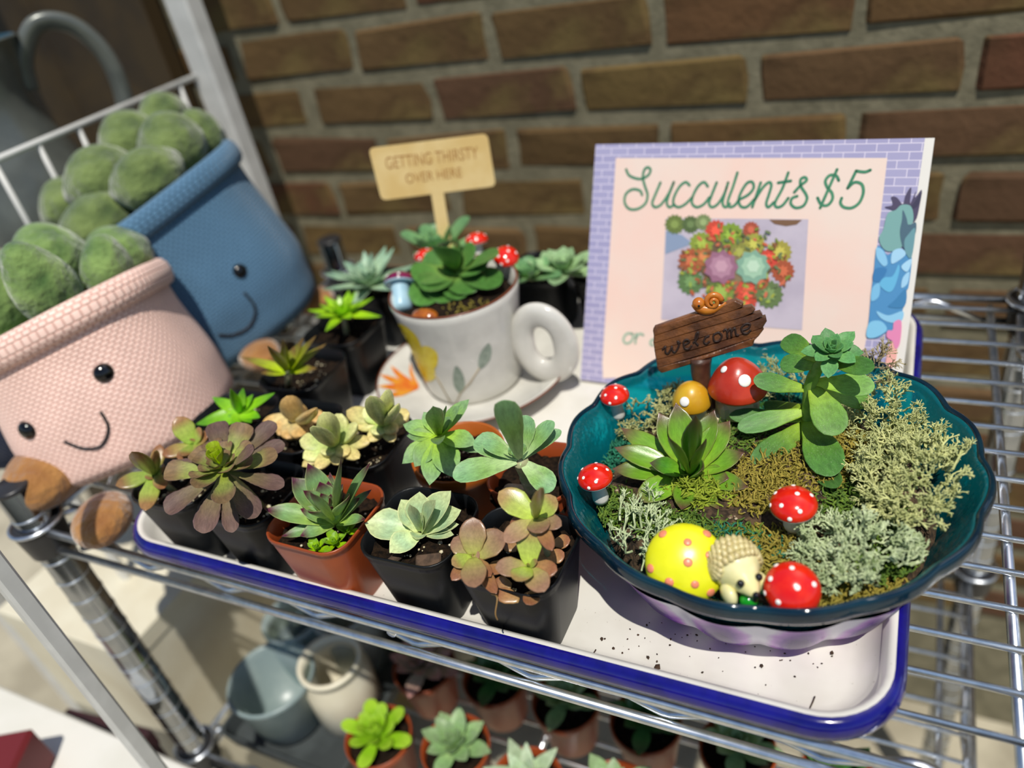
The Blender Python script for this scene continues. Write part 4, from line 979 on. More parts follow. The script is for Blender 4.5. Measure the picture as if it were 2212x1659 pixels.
# echeveria
cr = crop(1300, 850, .1627)
t = empty('echeveria', P(1492, 1020, .062), 'green echeveria rosette with dark pointed tips in the bowl centre', 'succulent')
m1 = leaf_mesh('leaf', 'ech', MLG, '8cae3a', '6c9a32', '5c3c34', '6a5a34', thick=.3, bend=.14, cup=.4, midpos=.6, tippos=1.0)
m2 = leaf_mesh('leaf', 'ech', MLG, '7fae34', '4f8a2c', '4a3a30', '5e5a30', thick=.3, bend=.2, cup=.5, midpos=.6, tippos=1.0)
c = P(*cr(1175, 1080), .064)
rosette(t, cr, c, [(262, 478, 14, 300), (165, 735, 14, 320), (135, 1020, 4, 320), (425, 1455, -2, 380), (1055, 1575, -4, 330), (1950, 1270, 2, 300), (1900, 805, 20, 330), (1715, 375, 34, 390), (1505, 225, 40, 330), (980, 125, 48, 370), (745, 262, 42, 370), (1265, 335, 62, 320, 1), (615, 945, 24, 280, 1), (862, 598, 56, 200, 1), (1128, 630, 72, 270, 1), (1425, 630, 60, 260, 1), (1285, 780, 74, 160, 1), (1020, 845, 64, 240, 1), (1400, 1015, 40, 330, 1), (1560, 1560, -6, 200), (1700, 1150, 6, 330), (1180, 760, 78, 150, 1), (1080, 930, 74, 150, 1), (1240, 940, 74, 140, 1)], [m1, m2], .1627, wf=1.0)
# stemmed succulent
cr = crop(1560, 690, .229)
YS = .42
t = empty('stemmed_succulent', PY(*cr(800, 1010), YS), 'tall stemmed green succulent with oval leaves right of the echeveria', 'succulent')
st = smooth_line([PY(*cr(805, 1080), YS), PY(*cr(815, 850), YS), PY(*cr(835, 620), YS), PY(*cr(905, 450), YS), PY(*cr(1020, 290), YS)], 6)
mb = MB(); mb.add(*tube(st, [.0046 - .0014 * i / len(st) for i in range(len(st))], 12)); mb.build('stem', MGSTEM, t)
mt1 = leaf_mesh('leaf', 'round', MLD, 'a0bc48', '5f8a3e', '527f40', thick=.3, bend=.1, cup=.25, tippos=.8)
mt2 = leaf_mesh('leaf', 'round', MLD, 'a8c24a', '7fa850', '6a944a', thick=.3, bend=.05, cup=.2)
mt3 = leaf_mesh('leaf', 'ech', MLD, '8ab460', '6a9c60', '5c9058', thick=.3, bend=.12, cup=.35)
for bx, by, tx, ty, y, w, mi_ in ((930, 430, 555, 420, .425, 180, 0), (900, 380, 590, 190, .445, 200, 0), (1000, 400, 1445, 470, .405, 190, 0), (800, 660, 290, 570, .412, 180, 0), (880, 590, 1440, 640, .418, 220, 1), (900, 640, 1380, 790, .435, 190, 1), (850, 620, 1095, 1095, .392, 310, 1), (800, 930, 1050, 1500, .374, 350, 0), (790, 980, 290, 1420, .377, 270, 0), (810, 860, 145, 1030, .400, 190, 0), (790, 940, 70, 910, .415, 150, 0), (740, 820, 325, 860, .450, 150, 0), (830, 1300, 1090, 1610, .361, 230, 0), (800, 1000, 280, 1180, .42, 120, 0)):
    b = PY(*cr(bx, by), YS); e = PY(*cr(tx, ty), y); leaf(t, (mt1, mt2)[mi_], b, e, w * .229 * depth(e) / FPX * 1.05, hint=(CAM - b).normalized() + V((0, 0, .35)))
c = PY(*cr(1035, 270), YS)
spiral(t, c + V((0, 0, -.003)), .0195, 20, mt3, .0105, -8, 80, axis=M.Rotation(.35, 3, 'X'))
# toadstool picks in the bowl
def tpick(pb, zb, pc, zc, R_, label, **k): return mushroom('toadstool_pick', P(*pb, zb), P(*pc, zc), R_, label, **k)
tpick((1337, 903), .058, (1328, 856), .078, .0104, 'upper left red toadstool at the inner rim of the teal bowl')
tpick((1300, 1083), .057, (1286, 1033), .077, .0111, 'red toadstool at the left rim of the bowl, left of the echeveria')
tpick((1716, 1140), .063, (1714, 1092), .081, .0128, 'red toadstool standing in the middle of the bowl in front of stemmed plant')
def facing(px, py, z, back, R_, lift=.0):
    cp = P(px, py, z); d_ = (CAM - cp).normalized(); d_ = (d_ + V((0, 0, lift))).normalized(); return cp - d_ * (back + R_ * .3), cp - d_ * R_ * .3
b, e = facing(1711, 1272, .081, .012, .0138, .1)
mushroom('toadstool_pick', b, e, .0138, 'round red toadstool cap seen from above at the front rim beside the hedgehog')
MLEM = mat('lemon_paint', 'dcdc14', 'e8e620', 60, .3, coat=.15, bmp=.2, bscale=80); MSAL = mat('salmon_paint', 'e88a68', rough=.35)
b, e = facing(1480, 1216, .082, .016, .0212, .05)
yel = mushroom('yellow_mushroom', b, e, .0212, 'large lemon yellow mushroom cap with salmon dots at the front of the bowl', mcap=MLEM, mdot=MSAL, group='yellow mushroom', flatten=.5, stem_r=.007, dots=[(.3, 4, .9), (.5, 38, .8), (1.6, 30, .8), (2.4, 62, .9), (3.5, 60, .9), (4.2, 38, .9), (4.7, 72, .9), (5.6, 66, .9), (.2, 70, .9), (1.1, 66, .9), (5.3, 34, .8)])
# hedgehog figurine
MHOG = mat('cream_resin', 'e4dc9c', 'ece4b0', 100, .22, coat=.5); MSPIN = mat('cream_brown_resin', 'd2c48c', 'a08a58', 200, .3, coat=.4, lo=.5, hi=.75)
hb = P(1588, 1260, .066); hd = V((.64, -.77, 0)).normalized(); hl = V((-hd.y, hd.x, 0)); HS = 1.06
HM_ = mtx(hd * HS, hl * HS, V((0, 0, HS)), hb)
hog = empty('hedgehog_figurine', hb, 'cream glazed hedgehog figurine holding a green apple beside the yellow mushroom', 'figurine')
def hogf(v):
    x, y, z = v; s = 1.0
    X = x * .0125; Y = y * .0118; Z = .0132 + z * .0132
    if x > .25 and -.35 < z < .55:
        k = (x - .25) / .75; wv = max(0, 1 - ((z - .05) / .5) ** 2) * max(0, 1 - (y / .62) ** 2); X += .0075 * k * wv; Z -= .0015 * k * wv
    return V((X, Y, Z))
mb = MB(); mb.add(*sphere((0, 0, 0), 1, 32, 24, hogf)); mb.build('body', MHOG, hog, mw=HM_)
mb = MB()
for i in range(9):
    for j in range(15):
        th = math.radians(-62 + 17 * i); ph = math.radians(-100 + 200 * (j + .5 * (i % 2)) / 14)   # th back->front over the top
        n_ = V((math.sin(th) * math.cos(ph) , math.sin(ph), math.cos(th) * math.cos(ph)))
        if n_.x > .42 or n_.z < -.35 and n_.x > -.2: continue
        p = V((n_.x * .0125, n_.y * .0118, .0132 + n_.z * .0132)); dv = (n_ * .55 + V((-.55, 0, .3))).normalized()
        mb.add(*tube([p - dv * .0012, p + dv * .0006, p + dv * .0022], [.0020, .0018, .0005], 6))
mb.build('spines', MSPIN, hog, mw=HM_)
MEYE = mat('black_gloss', '0a0606', rough=.08, coat=.5)
for y in (-.0047, .0047):
    mb = MB(); mb.add(*sphere((.0143, y, .0172), .0019, 12, 8)); mb.build('eye', MEYE, hog, mw=HM_)
mb = MB(); mb.add(*sphere((.0198, 0, .0127), .0017, 12, 8)); mb.build('nose', MEYE, hog, mw=HM_)
for y in (-.0085, .0085):
    mb = MB(); mb.add(*sphere((.0095, y, .0065), (.0062, .0035, .0055), 14, 10)); mb.build('arm', MHOG, hog, mw=HM_)
mb = MB(); mb.add(*sphere((.0148, -.001, .0042), (.0042, .0045, .004), 16, 12)); ap = mb.build('apple', mat('green_gloss', '138a1c', '1c9a26', 100, .1, coat=.5), hog, mw=HM_)
mb = MB(); mb.add(*sphere((.0176, .0008, .0062), (.0012, .0014, .0014), 10, 6)); mb.build('apple_stalk', mat('dark_brown_paint', '3a2410', rough=.4), ap, mw=HM_)

# welcome sign figurine
wb = P(1540, 905, .060); wn_ = V((CAM.x - wb.x, CAM.y - wb.y, .09)).normalized()
cw = crop(1390, 620, .1808)
wel = empty('welcome_sign_figurine', wb, 'brown resin welcome sign with snail and two mushrooms at the back of the bowl', 'figurine')
MPLANK = mat('brown_resin_wood', '4e3020', '7d4e2c', 60, .38, coat=.15, bmp=.7, bscale=140, bdist=.002)
MPLK2 = mat('brown_resin_post', '4a3024', '5e3e2c', 90, .45, bmp=.6, bscale=160)
planks = [
 [(112, 530), (135, 490), (640, 318), (1110, 160), (1195, 200), (1190, 232), (1120, 262), (560, 440), (122, 582)],
 [(122, 586), (560, 444), (1120, 266), (1300, 232), (1338, 270), (1320, 300), (1220, 346), (620, 520), (118, 668)],
 [(118, 672), (620, 524), (1220, 350), (1400, 306), (1428, 345), (1310, 402), (640, 620), (130, 756)],
 [(130, 760), (640, 624), (1310, 406), (1465, 362), (1476, 412), (1432, 482), (700, 720), (148, 866)],
 [(150, 870), (700, 724), (1432, 486), (1440, 510), (1385, 582), (740, 800), (162, 962)],
 [(162, 966), (740, 804), (1385, 586), (1330, 640), (1312, 700), (760, 870), (210, 1030), (175, 1005)]]
for k, pl_ in enumerate(planks):
    F = [PP(*cw(*q), wb, wn_) for q in pl_]; ctr = sum(F, V()) / len(F); n_ = len(F); off = rnd(-.0003, .0003)
    rings = [[p - wn_ * .006 for p in F], [p + wn_ * (off - .0008) for p in F], [p + (ctr - p).normalized() * .0007 + wn_ * (off + .0002) for p in F], [p + (ctr - p).normalized() * .0016 + wn_ * (off + .0006) for p in F]]
    mb = MB(); mb.add(*loft(rings, True, True)); mb.build('plank', MPLANK, wel, sharp=28)
F = [PP(*cw(*q), wb, wn_) - wn_ * .003 for q in ((140, 540), (1100, 200), (1400, 380), (1290, 660), (200, 990))]
mb = MB(); n_ = 5; mb.add(F + [p - wn_ * .004 for p in F], [tuple(range(5)), tuple(range(9, 4, -1))] + [(i, i + 5, (i + 1) % 5 + 5, (i + 1) % 5) for i in range(5)]); mb.build('board_core', MPLK2, wel, False)
WEL = [[(228, 742), (265, 705), (262, 765), (290, 792), (325, 745), (340, 705), (348, 755), (385, 768), (425, 690), (408, 642), (440, 665)],
 [(478, 690), (548, 652), (522, 620), (482, 645), (490, 722), (540, 732), (578, 690)],
 [(595, 660), (640, 610), (656, 535), (628, 560), (618, 640), (655, 690)],
 [(788, 575), (742, 598), (722, 648), (752, 672), (792, 640)],
 [(880, 540), (835, 575), (850, 640), (905, 635), (936, 580), (905, 540), (880, 540)],
 [(955, 520), (990, 502), (1003, 602)], [(997, 545), (1040, 492), (1052, 592)], [(1047, 535), (1090, 482), (1108, 565), (1140, 565)],
 [(1165, 515), (1250, 487), (1272, 440), (1222, 433), (1170, 480), (1190, 540), (1242, 545), (1282, 505)]]
mb = MB()
for S in WEL: mb.add(*tube(smooth_line([PP(*cw(*q), wb, wn_) + wn_ * .0009 for q in S], 5), .0007, 6))
mb.build('lettering', mat('dark_engraving', '2a1810', rough=.6), wel)
mb = MB(); wr = wn_.cross(V((0, 0, 1))).normalized()
PA = [(690, 870), (690, 1100), (760, 1300), (850, 1480), (890, 1620)]
pts = [PP(*cw(*q), wb, wn_) - wn_ * .006 for q in PA]; mb.add(*tube(smooth_line(pts, 4), [.0125, .0115, .011, .0105, .010, .0095, .0085, .008, .0078, .0078, .008, .0085, .0088, .009, .009, .009, .009], 10, flat=.6)); mb.build('post', MPLK2, wel)
MRR = mat('brick_red_paint', 'ac2c18', 'c23c22', 40, .3, coat=.2, bmp=.3, bscale=50); MYO = mat('yellow_orange_paint', 'c8941c', 'd8b428', 40, .35, coat=.2, bmp=.25, bscale=60); MCRM = mat('cream_stone_paint', 'd8cf9c', 'e2dab0', 60, .6, bmp=.6, bscale=90)
from mathutils.bvhtree import BVHTree
CAPS = {}
def lumpcap(c, r_, m, nm, fl=.78, lump=.3):
    def fn(v):
        x, y, z = v; q = max(0, z); s = 1 - lump * .55 * q + lump * .35 * math.sin(3 * math.atan2(y, x) + 1) * q * (1 - q)
        return V((x * s, y * s, z * (1.25 if z > 0 else .42)))
    mb = MB(); mb.add(*sphere(c, (r_, r_, r_ * fl), 26, 18, fn)); o = mb.build(nm, m, wel); o['_bvh'] = 0; CAPS[o.name] = BVHTree.FromPolygons([V(v) for v in mb.v], mb.f); del o['_bvh']; return o
rc = PP(*cw(1120, 1150), wb, wn_) + wn_ * .006
cap = lumpcap(rc, .0195, MRR, 'red_mushroom_cap', .88, .42)
def blob_on(cap_, cpt, r_, px, py, s, fl):
    p, n_, _, _ = CAPS[cap_.name].ray_cast(CAM, ray(px, py).normalized())
    if p is None: return
    if n_.dot(CAM - p) < 0: n_ = -n_
    mb = MB(); mb.add(*sphere((0, 0, 0), (s, s, .0011), 14, 8)); mb.build('white_spot', MWDOT, cap_, mw=axis_m(p, p + n_))
blob_on(cap, rc, .0190, *cw(1210, 1120), .0042, .97); blob_on(cap, rc, .0190, *cw(960, 985), .0026, 1.0)
mb = MB(); b0 = rc + V((0, 0, -.020)); mb.add(*lathe([(.0125, 0), (.0105, .006), (.0095, .017)], 18, True, True)); mb.build('red_mushroom_stem', MCRM, wel, mw=M.Translation(b0))
yc = PP(*cw(575, 1330), wb, wn_) + wn_ * .006
cap = lumpcap(yc, .0132, MYO, 'yellow_mushroom_cap', .95, .2); blob_on(cap, yc, .0132, *cw(490, 1372), .0034, .98)
mb = MB(); mb.add(*lathe([(.009, 0), (.0075, .006), (.007, .012)], 16, True, True)); mb.build('yellow_mushroom_stem', MCRM, wel, mw=M.Translation(yc + V((.002, .001, -.0145))))
for q, s in (((1120, 1400), (.0135, .007, .006)), ((690, 1560), (.008, .006, .005)), ((960, 1520), (.009, .006, .005))):
    p = PP(*cw(*q), wb, wn_) + wn_ * .002; mb = MB(); mb.add(*bbox((0, 0, 0), tuple(x * 2 for x in s), .0022)); mb.build('base_stone', MCRM, wel, False, mw=M.Translation(p) @ M.Rotation(.55, 4, 'Z'))
MSNAIL = mat('orange_resin', 'b8661a', 'c87c2a', 90, .28, coat=.4)
wr2 = (PP(*cw(1200, 160), wb, wn_) - PP(*cw(112, 530), wb, wn_)).normalized(); wu = wn_.cross(wr2)
def sp_(q, n0): return PP(*cw(*q), wb, wn_) + wn_ * n0
mb = MB(); mb.add(*tube(smooth_line([sp_((605, 195), -.001), sp_((680, 255), -.001), sp_((800, 270), -.001), sp_((990, 195), -.001)], 6), [.0026 + .0012 * math.sin(i / 18 * math.pi) - (.002 * max(0, i - 13) / 5) for i in range(19)], 10)); sb_ = mb.build('snail_body', MSNAIL, wel)
mb = MB(); mb.add(*sphere(sp_((660, 200), -.0005), .0042, 16, 12)); mb.build('snail_head', MSNAIL, sb_)
mb = MB(); mb.add(*sphere(sp_((662, 207), .0034), .0009, 10, 6)); mb.build('snail_eye', MEYE, sb_)
mb = MB(); sc_ = sp_((830, 170), .0); A = axis_m(sc_, sc_ + wn_)
pts = [(math.cos(a * .4) * (.0052 - .00017 * a), math.sin(a * .4) * (.0052 - .00017 * a), .00012 * a) for a in range(28)]; mb.add(*tube(pts, [.0022 - .00005 * a for a in range(28)], 10)); mb.build('snail_shell', MSNAIL, sb_, mw=A)

# ================================================================== plush toys
def weave(name, c1, c2, nu, nv):
    m, n, l, b = newmat(name)
    tc = n.new('ShaderNodeTexCoord'); mp = n.new('ShaderNodeMapping'); mp.inputs['Scale'].default_value = (nu, nv, 1); l.new(tc.outputs['UV'], mp.inputs['Vector'])
    br = n.new('ShaderNodeTexBrick'); br.inputs['Scale'].default_value = 1; br.inputs['Mortar Size'].default_value = .2; br.inputs['Mortar Smooth'].default_value = 1.0; br.inputs['Brick Width'].default_value = 1; br.inputs['Row Height'].default_value = 1
    br.inputs['Color1'].default_value = lin(c1); br.inputs['Color2'].default_value = lin(c1); br.inputs['Mortar'].default_value = lin(c2); l.new(mp.outputs[0], br.inputs['Vector'])
    t = noise(n, l, 25, 3); hs = n.new('ShaderNodeHueSaturation'); mr = n.new('ShaderNodeMapRange'); l.new(t.outputs['Fac'], mr.inputs[0]); mr.inputs[3].default_value = .8; mr.inputs[4].default_value = 1.2
    l.new(br.outputs['Color'], hs.inputs['Color']); l.new(mr.outputs[0], hs.inputs['Value']); l.new(hs.outputs['Color'], b.inputs['Base Color'])
    b.inputs['Roughness'].default_value = .85; b.inputs['Sheen Weight'].default_value = .2; b.inputs['Specular IOR Level'].default_value = .2
    x = n.new('ShaderNodeMath'); x.operation = 'SUBTRACT'; x.inputs[0].default_value = 1; l.new(br.outputs['Fac'], x.inputs[1]); bump(n, l, b, x.outputs[0], .7, .0016)
    return m
def velvet(name, c1, c2):
    m = mat(name, c1, c2, 30, .75, bmp=1.0, bscale=60, bdist=.008, spec=.2, sheen=.6, lo=.35, hi=.65); return m
MPLUSHG = velvet('green_plush', '40602c', '84a058'); MPLUSHG2 = velvet('olive_plush', '42562a', '74864a'); MFOOT = velvet('brown_plush', '8a5a2c', 'a87840')
MEYEP = mat('plush_eye', '08080a', rough=.12, coat=.4); MTHREAD = mat('black_thread', '1c1c20', rough=.7)
def plush(name, label, base, yaw, tilt, H, Rb, Rm, Rt, mfab, mleaf, leaves, eyes, smile, feet, sq=.92, nu=110, nv=44, footr=.03):
    """local: +x is the face direction, z up; tilt: (about x, about y)"""
    A = M.Translation(base) @ M.Rotation(yaw, 4, 'Z') @ M.Rotation(tilt[0], 4, 'X') @ M.Rotation(tilt[1], 4, 'Y')
    t = empty(name, base, label, 'plush toy', 'potted-plant plush toys')
    def rad(z):
        return interp([(0, Rb), (H * .12, Rb * 1.08), (H * .35, Rm), (H * .8, Rt * 1.0), (H, Rt)], z)
    def pt(a, z, e=0):
        r_ = rad(z) + e; ca, sa = math.cos(a), math.sin(a); k = (abs(ca) ** 2.6 + abs(sa) ** 2.6) ** (-1 / 2.6)
        return V((r_ * ca * k * sq, r_ * sa * k, z + .004 * math.sin(2 * a) * (z / H)))
    N = 72; zs = [0.0005, .004, .012] + [H * i / 18 for i in range(2, 19)]
    vs = []; fs = []; uv = []
    for i, z in enumerate(zs):
        for j in range(N):
            a = 2 * math.pi * j / N; p = pt(a, z); s = (.80 if i == 0 else .93 if i == 1 else 1); vs.append((p.x * s, p.y * s, p.z)); uv.append((j / N if j <= N / 2 else 1 - j / N, z / H))
    for i in range(len(zs) - 1):
        for j in range(N): fs.append((i * N + j, i * N + (j + 1) % N, (i + 1) * N + (j + 1) % N, (i + 1) * N + j))
    fs.append(tuple(range(N - 1, -1, -1)))
    mb = MB(); mb.add(vs, fs); mb.uv = uv; mb.build('body', mfab, t, mw=A)
    # cuff: a rolled hem round the top
    vs = []; fs = []; uv = []; K = 12
    for j in range(N):
        a = 2 * math.pi * j / N
        for k in range(K):
            w = 2 * math.pi * k / K; p = pt(a, H, .0075 * math.cos(w) + .002); p.z += .013 * math.sin(w) - .004; vs.append(p); uv.append((j / N if j <= N / 2 else 1 - j / N, .8 + .36 * k / K if k < K / 2 else 1.16 - .36 * k / K))
    for j in range(N):
        for k in range(K): fs.append((j * K + k, ((j + 1) % N) * K + k, ((j + 1) % N) * K + (k + 1) % K, j * K + (k + 1) % K))
    mb = MB(); mb.add(vs, fs); mb.uv = uv; mb.build('cuff', mfab, t, mw=A)
    mb = MB(); vs, fs = lathe([(.001, .012), (Rt * .5, .008), (Rt * .86, 0)], 24, True); mb.add(vs, fs); mb.build('stuffed_top', mleaf, t, mw=A @ M.Translation((0, 0, H - .006)) @ M.Diagonal((sq, 1, 1, 1)))
    for (x, y, z, rx, ry, rz, az, el) in leaves:
        def fn(v):
            s = 1 - .18 * max(0, v.z) + .07 * math.sin(5 * v.x + 3 * v.y) * (1 - abs(v.z)); return V((v.x * s, v.y * s, v.z))
        mb = MB(); mb.add(*sphere((0, 0, 0), (rx, ry, rz), 24, 18, fn)); mb.build('plush_leaf', mleaf, t, mw=A @ M.Translation((x, y, z)) @ M.Rotation(az, 4, 'Z') @ M.Rotation(el, 4, 'Y'))
    for a, z, r_ in eyes:
        p = pt(a, z, -.001); mb = MB(); mb.add(*sphere((0, 0, 0), (r_ * .7, r_, r_), 18, 12)); mb.build('eye', MEYEP, t, mw=A @ M.Translation(p) @ M.Rotation(a, 4, 'Z'))
    pts = smooth_line([pt(a, z, .0006) for a, z in smile], 8); mb = MB(); mb.add(*tube(pts, .0013, 8)); mb.build('smile', MTHREAD, t, mw=A)
    for (x, y, z, rx, ry, rz, az) in feet:
        mb = MB(); mb.add(*sphere((0, 0, 0), (rx, ry, rz), 24, 16)); mb.build('foot', MFOOT, t, mw=M.Translation((x, y, z)) @ M.Rotation(az, 4, 'Z'))
    return t
MPK = weave('pink_weave', 'fcd8ca', 'e8b8a8', 84, 44); MBL = weave('blue_weave', '5c82a0', '446884', 100, 50); MNVY = weave('navy_weave', '1c2a4c', '101a30', 120, 60)
PKB = V((-.634, .368, .0)); PKH = .142
plush('plush_succulent', 'pink woven plush pot with green leaves and a smiling face', PKB, math.radians(-54), (math.radians(9), math.radians(-11)), PKH, .087, .094, .086, MPK, MPLUSHG,
  [(.025, -.048, PKH + .030, .036, .045, .050, .3, .25), (.045, .018, PKH + .026, .024, .026, .044, .2, .3), (.012, .060, PKH + .018, .020, .024, .030, 1.2, .3), (-.02, .005, PKH + .040, .036, .034, .036, .5, -.2), (-.05, -.05, PKH + .03, .036, .04, .036, 1, -.2), (-.045, .05, PKH + .02, .03, .034, .03, 1, -.3)],
  [(.42, .088, .0085), (-.48, .072, .0085)], [(.22, .062), (.20, .047), (.06, .036), (-.09, .040), (-.2, .052)],
  [(P(222, 1122, .014).x, P(222, 1122, .014).y, .014, .030, .024, .0165, -.9), (P(98, 1012, .03).x, P(98, 1012, .03).y, .026, .046, .034, .026, -1.2)])
BLB = V((-.668, .560, .0)); BLH = .178
plush('plush_succulent', 'blue woven plush pot with olive leaves behind the pink one', BLB, math.radians(-30), (math.radians(13), math.radians(-9)), BLH, .090, .105, .100, MBL, MPLUSHG2,
  [(.03, -.05, BLH + .012, .030, .040, .026, .2, .4), (.055, .012, BLH + .022, .030, .038, .030, 0, .5), (.015, .055, BLH + .032, .034, .036, .034, .4, .1), (.0, -.02, BLH + .040, .036, .040, .032, .3, 0), (-.05, -.06, BLH + .03, .03, .034, .03, .6, -.2), (-.01, .090, BLH + .022, .024, .024, .030, .2, .1), (-.05, .03, BLH + .050, .034, .036, .034, 0, 0), (-.06, .075, BLH + .055, .026, .028, .026, 0, 0), (.035, -.09, BLH + .0, .024, .028, .026, .2, .6)],
  [(.24, .085, .0075), (-.62, .078, .0075)], [(.14, .066), (.14, .046), (.0, .034), (-.18, .036), (-.3, .046)],
  [(-.60, .505, .012, .030, .022, .015, -.5), (-.615, .62, .012, .030, .022, .015, .1)])
# navy cloth pot peeping out at far left
mb = MB(); vs, fs = lathe([(.05, 0), (.062, .01), (.07, .06), (.068, .10), (.062, .10), (.06, .07)], 36, True); mb.add(vs, fs); mb.uv = [((i % 36) / 36 * .9, (i // 36) / 6) for i in range(len(vs))]
tag(mb.build('navy_cloth_pot', MNVY, mw=M.Translation((-.83, .365, -.03))), 'dark navy cloth pot at the left edge behind the chrome post', 'cloth pot')

# ================================================================== white stand with wire basket and jug on the left
MWM = mat('white_painted_metal', 'c8c8c4', 'd4d4d0', 30, .4)
ws = empty('white_stand', (-.83, .62, FZ), 'white metal stand at the far left with a wire basket tier', 'stand')
wp = D(432, 100, .97)
for (x, y, s) in ((wp.x, wp.y, .036), (wp.x - .42, wp.y, .036), (wp.x - .42, wp.y - .42, .03), (wp.x - .005, wp.y - .42, .012)):
    h = 1.55 if s > .02 else .95
    mb = MB(); mb.add(*bbox((x, y, FZ + h / 2), (s, s * .8, h), .003)); mb.build('upright', MWM, ws, False)
bx = wp.x - .012; rimz = .241; fl_ = .06
def wire(a, b, r_=.0028, nm='basket_wire'):
    mb = MB(); mb.add(*tube([a, b], r_, 8)); return mb.build(nm, MWM, ws)
y0, y1 = .30, wp.y - .014; xl = bx - .39
wire((bx, y0, rimz), (bx, y1, rimz), .0036, 'basket_rim')
for a, b in (((bx, y0), (bx, y1)), ((bx, y1), (xl, y1)), ((xl, y1), (xl, y0)), ((xl, y0), (bx, y0))):
    wire((a[0], a[1], fl_), (b[0], b[1], fl_), .003, 'basket_rim')
y = y1 - .03
while y > y0:
    wire((bx, y, fl_), (bx, y, rimz)); wire((bx, y, fl_), (xl, y, fl_), .0024); y -= .052
# jug
MJUG = mat('grey_zinc', '5c605c', '6c706a', 20, .3, .3, coat=.1, bmp=.1, bscale=20); MJUGI = mat('blue_enamel_inside', '2c4a58', rough=.3)
jb = V((-.925, .560, fl_ + .003))
jug = empty('metal_jug', jb, 'grey enamel jug with big loop handle standing in the white basket', 'jug')
JH = .27
mb = MB(); mb.add(*lathe([(.076, 0), (.083, .002), (.085, .006), (.083, .012), (.085, .03), (.082, .09), (.070, .14), (.056, .18), (.049, .205), (.050, .225), (.056, .25), (.0625, JH), (.0645, JH + .001), (.0625, JH + .003)], 48, True)); mb.build('body', MJUG, jug, mw=M.Translation(jb))
mb = MB(); mb.add(*lathe([(.0615, JH + .0025), (.054, .25), (.047, .22), (.046, .2), (.05, .17)], 48)); mb.build('inside', MJUGI, jug, mw=M.Translation(jb))
hdv = V((.62, .78, 0)).normalized()
pts = [jb + hdv * x + V((0, 0, z)) for x, z in ((.050, .215), (.058, .245), (.085, .275), (.118, .268), (.138, .235), (.140, .19), (.125, .14), (.100, .105), (.080, .09))]
mb = MB(); mb.add(*tube(smooth_line(pts, 6), .011, 12, flat=.7)); mb.build('handle', MJUG, jug)
# things in the basket: wooden handles, cream jar, dark red cloth
MWOOD = mat('pale_wood', 'c89a62', 'd8b078', 20, .5)
for k, (pa, pb, lb) in enumerate((((60, 455, .90), (150, 405, .93), 'upper pale turned wooden dowel lying in the white basket'), ((30, 470, .88), (120, 440, .90), 'lower pale turned wooden dowel lying in the white basket'))):
    a, b = D(*pa), D(*pb); a.z = max(a.z, fl_ + .02); b.z = max(b.z, fl_ + .02); L = [a.lerp(b, t) for t in (0, .08, .3, .6, .8, .92, 1)]
    mb = MB(); mb.add(*tube(L, [.004, .010, .013, .011, .008, .012, .005], 14)); tag(mb.build('wooden_dowel', MWOOD), lb, 'wooden dowel', 'wooden dowels')
p = V((-.862, .425, fl_ + .003))
mb = MB(); mb.add(*lathe([(.03, 0), (.036, .004), (.04, .04), (.036, .07), (.03, .075), (.032, .09), (.028, .09)], 28, True)); tag(mb.build('cream_jar', mat('cream_ceramic', 'd4ccac', rough=.35), mw=M.Translation(p)), 'small cream jar behind the white basket wires', 'jar')
p = V((-.862, .335, fl_ + .003))
mb = MB(); mb.add(*bbox((0, 0, .02), (.09, .08, .04), .008)); tag(mb.build('red_cloth_bundle', mat('dark_red_cloth', '5a1420', '6e1c28', 60, .9), mw=M.Translation(p) @ M.Rotation(.3, 4, 'Z')), 'dark red folded bundle in the corner of the white basket', 'cloth')
# dark brown upright panel in front of the wall at far left
MDARK = mat('dark_brown_panel', '2a2012', '3c2e16', 12, .6, bmp=.2, bscale=30)
cb = empty('dark_panel', (-1.3, .86, FZ), 'dark brown panel standing against the brick wall at far left', 'panel')
xr = PY(330, 60, .85).x
for k in range(4):
    mb = MB(); mb.add(*bbox((xr - .11 - k * .222, .862, FZ + .85), (.22, .03, 1.7), .002)); mb.build('plank', MDARK, cb, False)

# ================================================================== white folding stand in the near left corner
np_ = D(172, 1452, .56)
fs_ = empty('white_folding_stand', (np_.x, np_.y, FZ), 'white painted stand in the near left corner with a pale shelf', 'stand')
for (x, y) in ((np_.x, np_.y), (np_.x - .42, np_.y + .02)):
    mb = MB(); mb.add(*bbox((x, y, (FZ + .30) / 2), (.0095, .013, .30 - FZ), .002)); mb.build('upright', MWM, fs_, False, mw=M())
mb = MB(); mb.add(*bbox((np_.x - .225, np_.y - .02, -.27), (.385, .13, .018), .003)); mb.build('shelf_board', mat('pale_board', 'd8d6cc', 'e0ded6', 10, .5), fs_, False)
mb = MB(); mb.add(*bbox((np_.x - .225, np_.y - .02, -.52), (.385, .13, .018), .003)); mb.build('shelf_board', mat('pale_board2', 'd2d0c6', rough=.5), fs_, False)
q = D(30, 1560, .62)
mb = MB(); mb.add(*bbox((0, 0, 0), (.07, .06, .05), .004)); tag(mb.build('dark_red_box', mat('dark_red_card', '6a1c20', rough=.5), smooth=False, mw=M.Translation((np_.x - .23, np_.y - .035, -.236)) @ M.Rotation(.5, 4, 'Z')), 'dark red box on the white shelf in the near left corner', 'box')

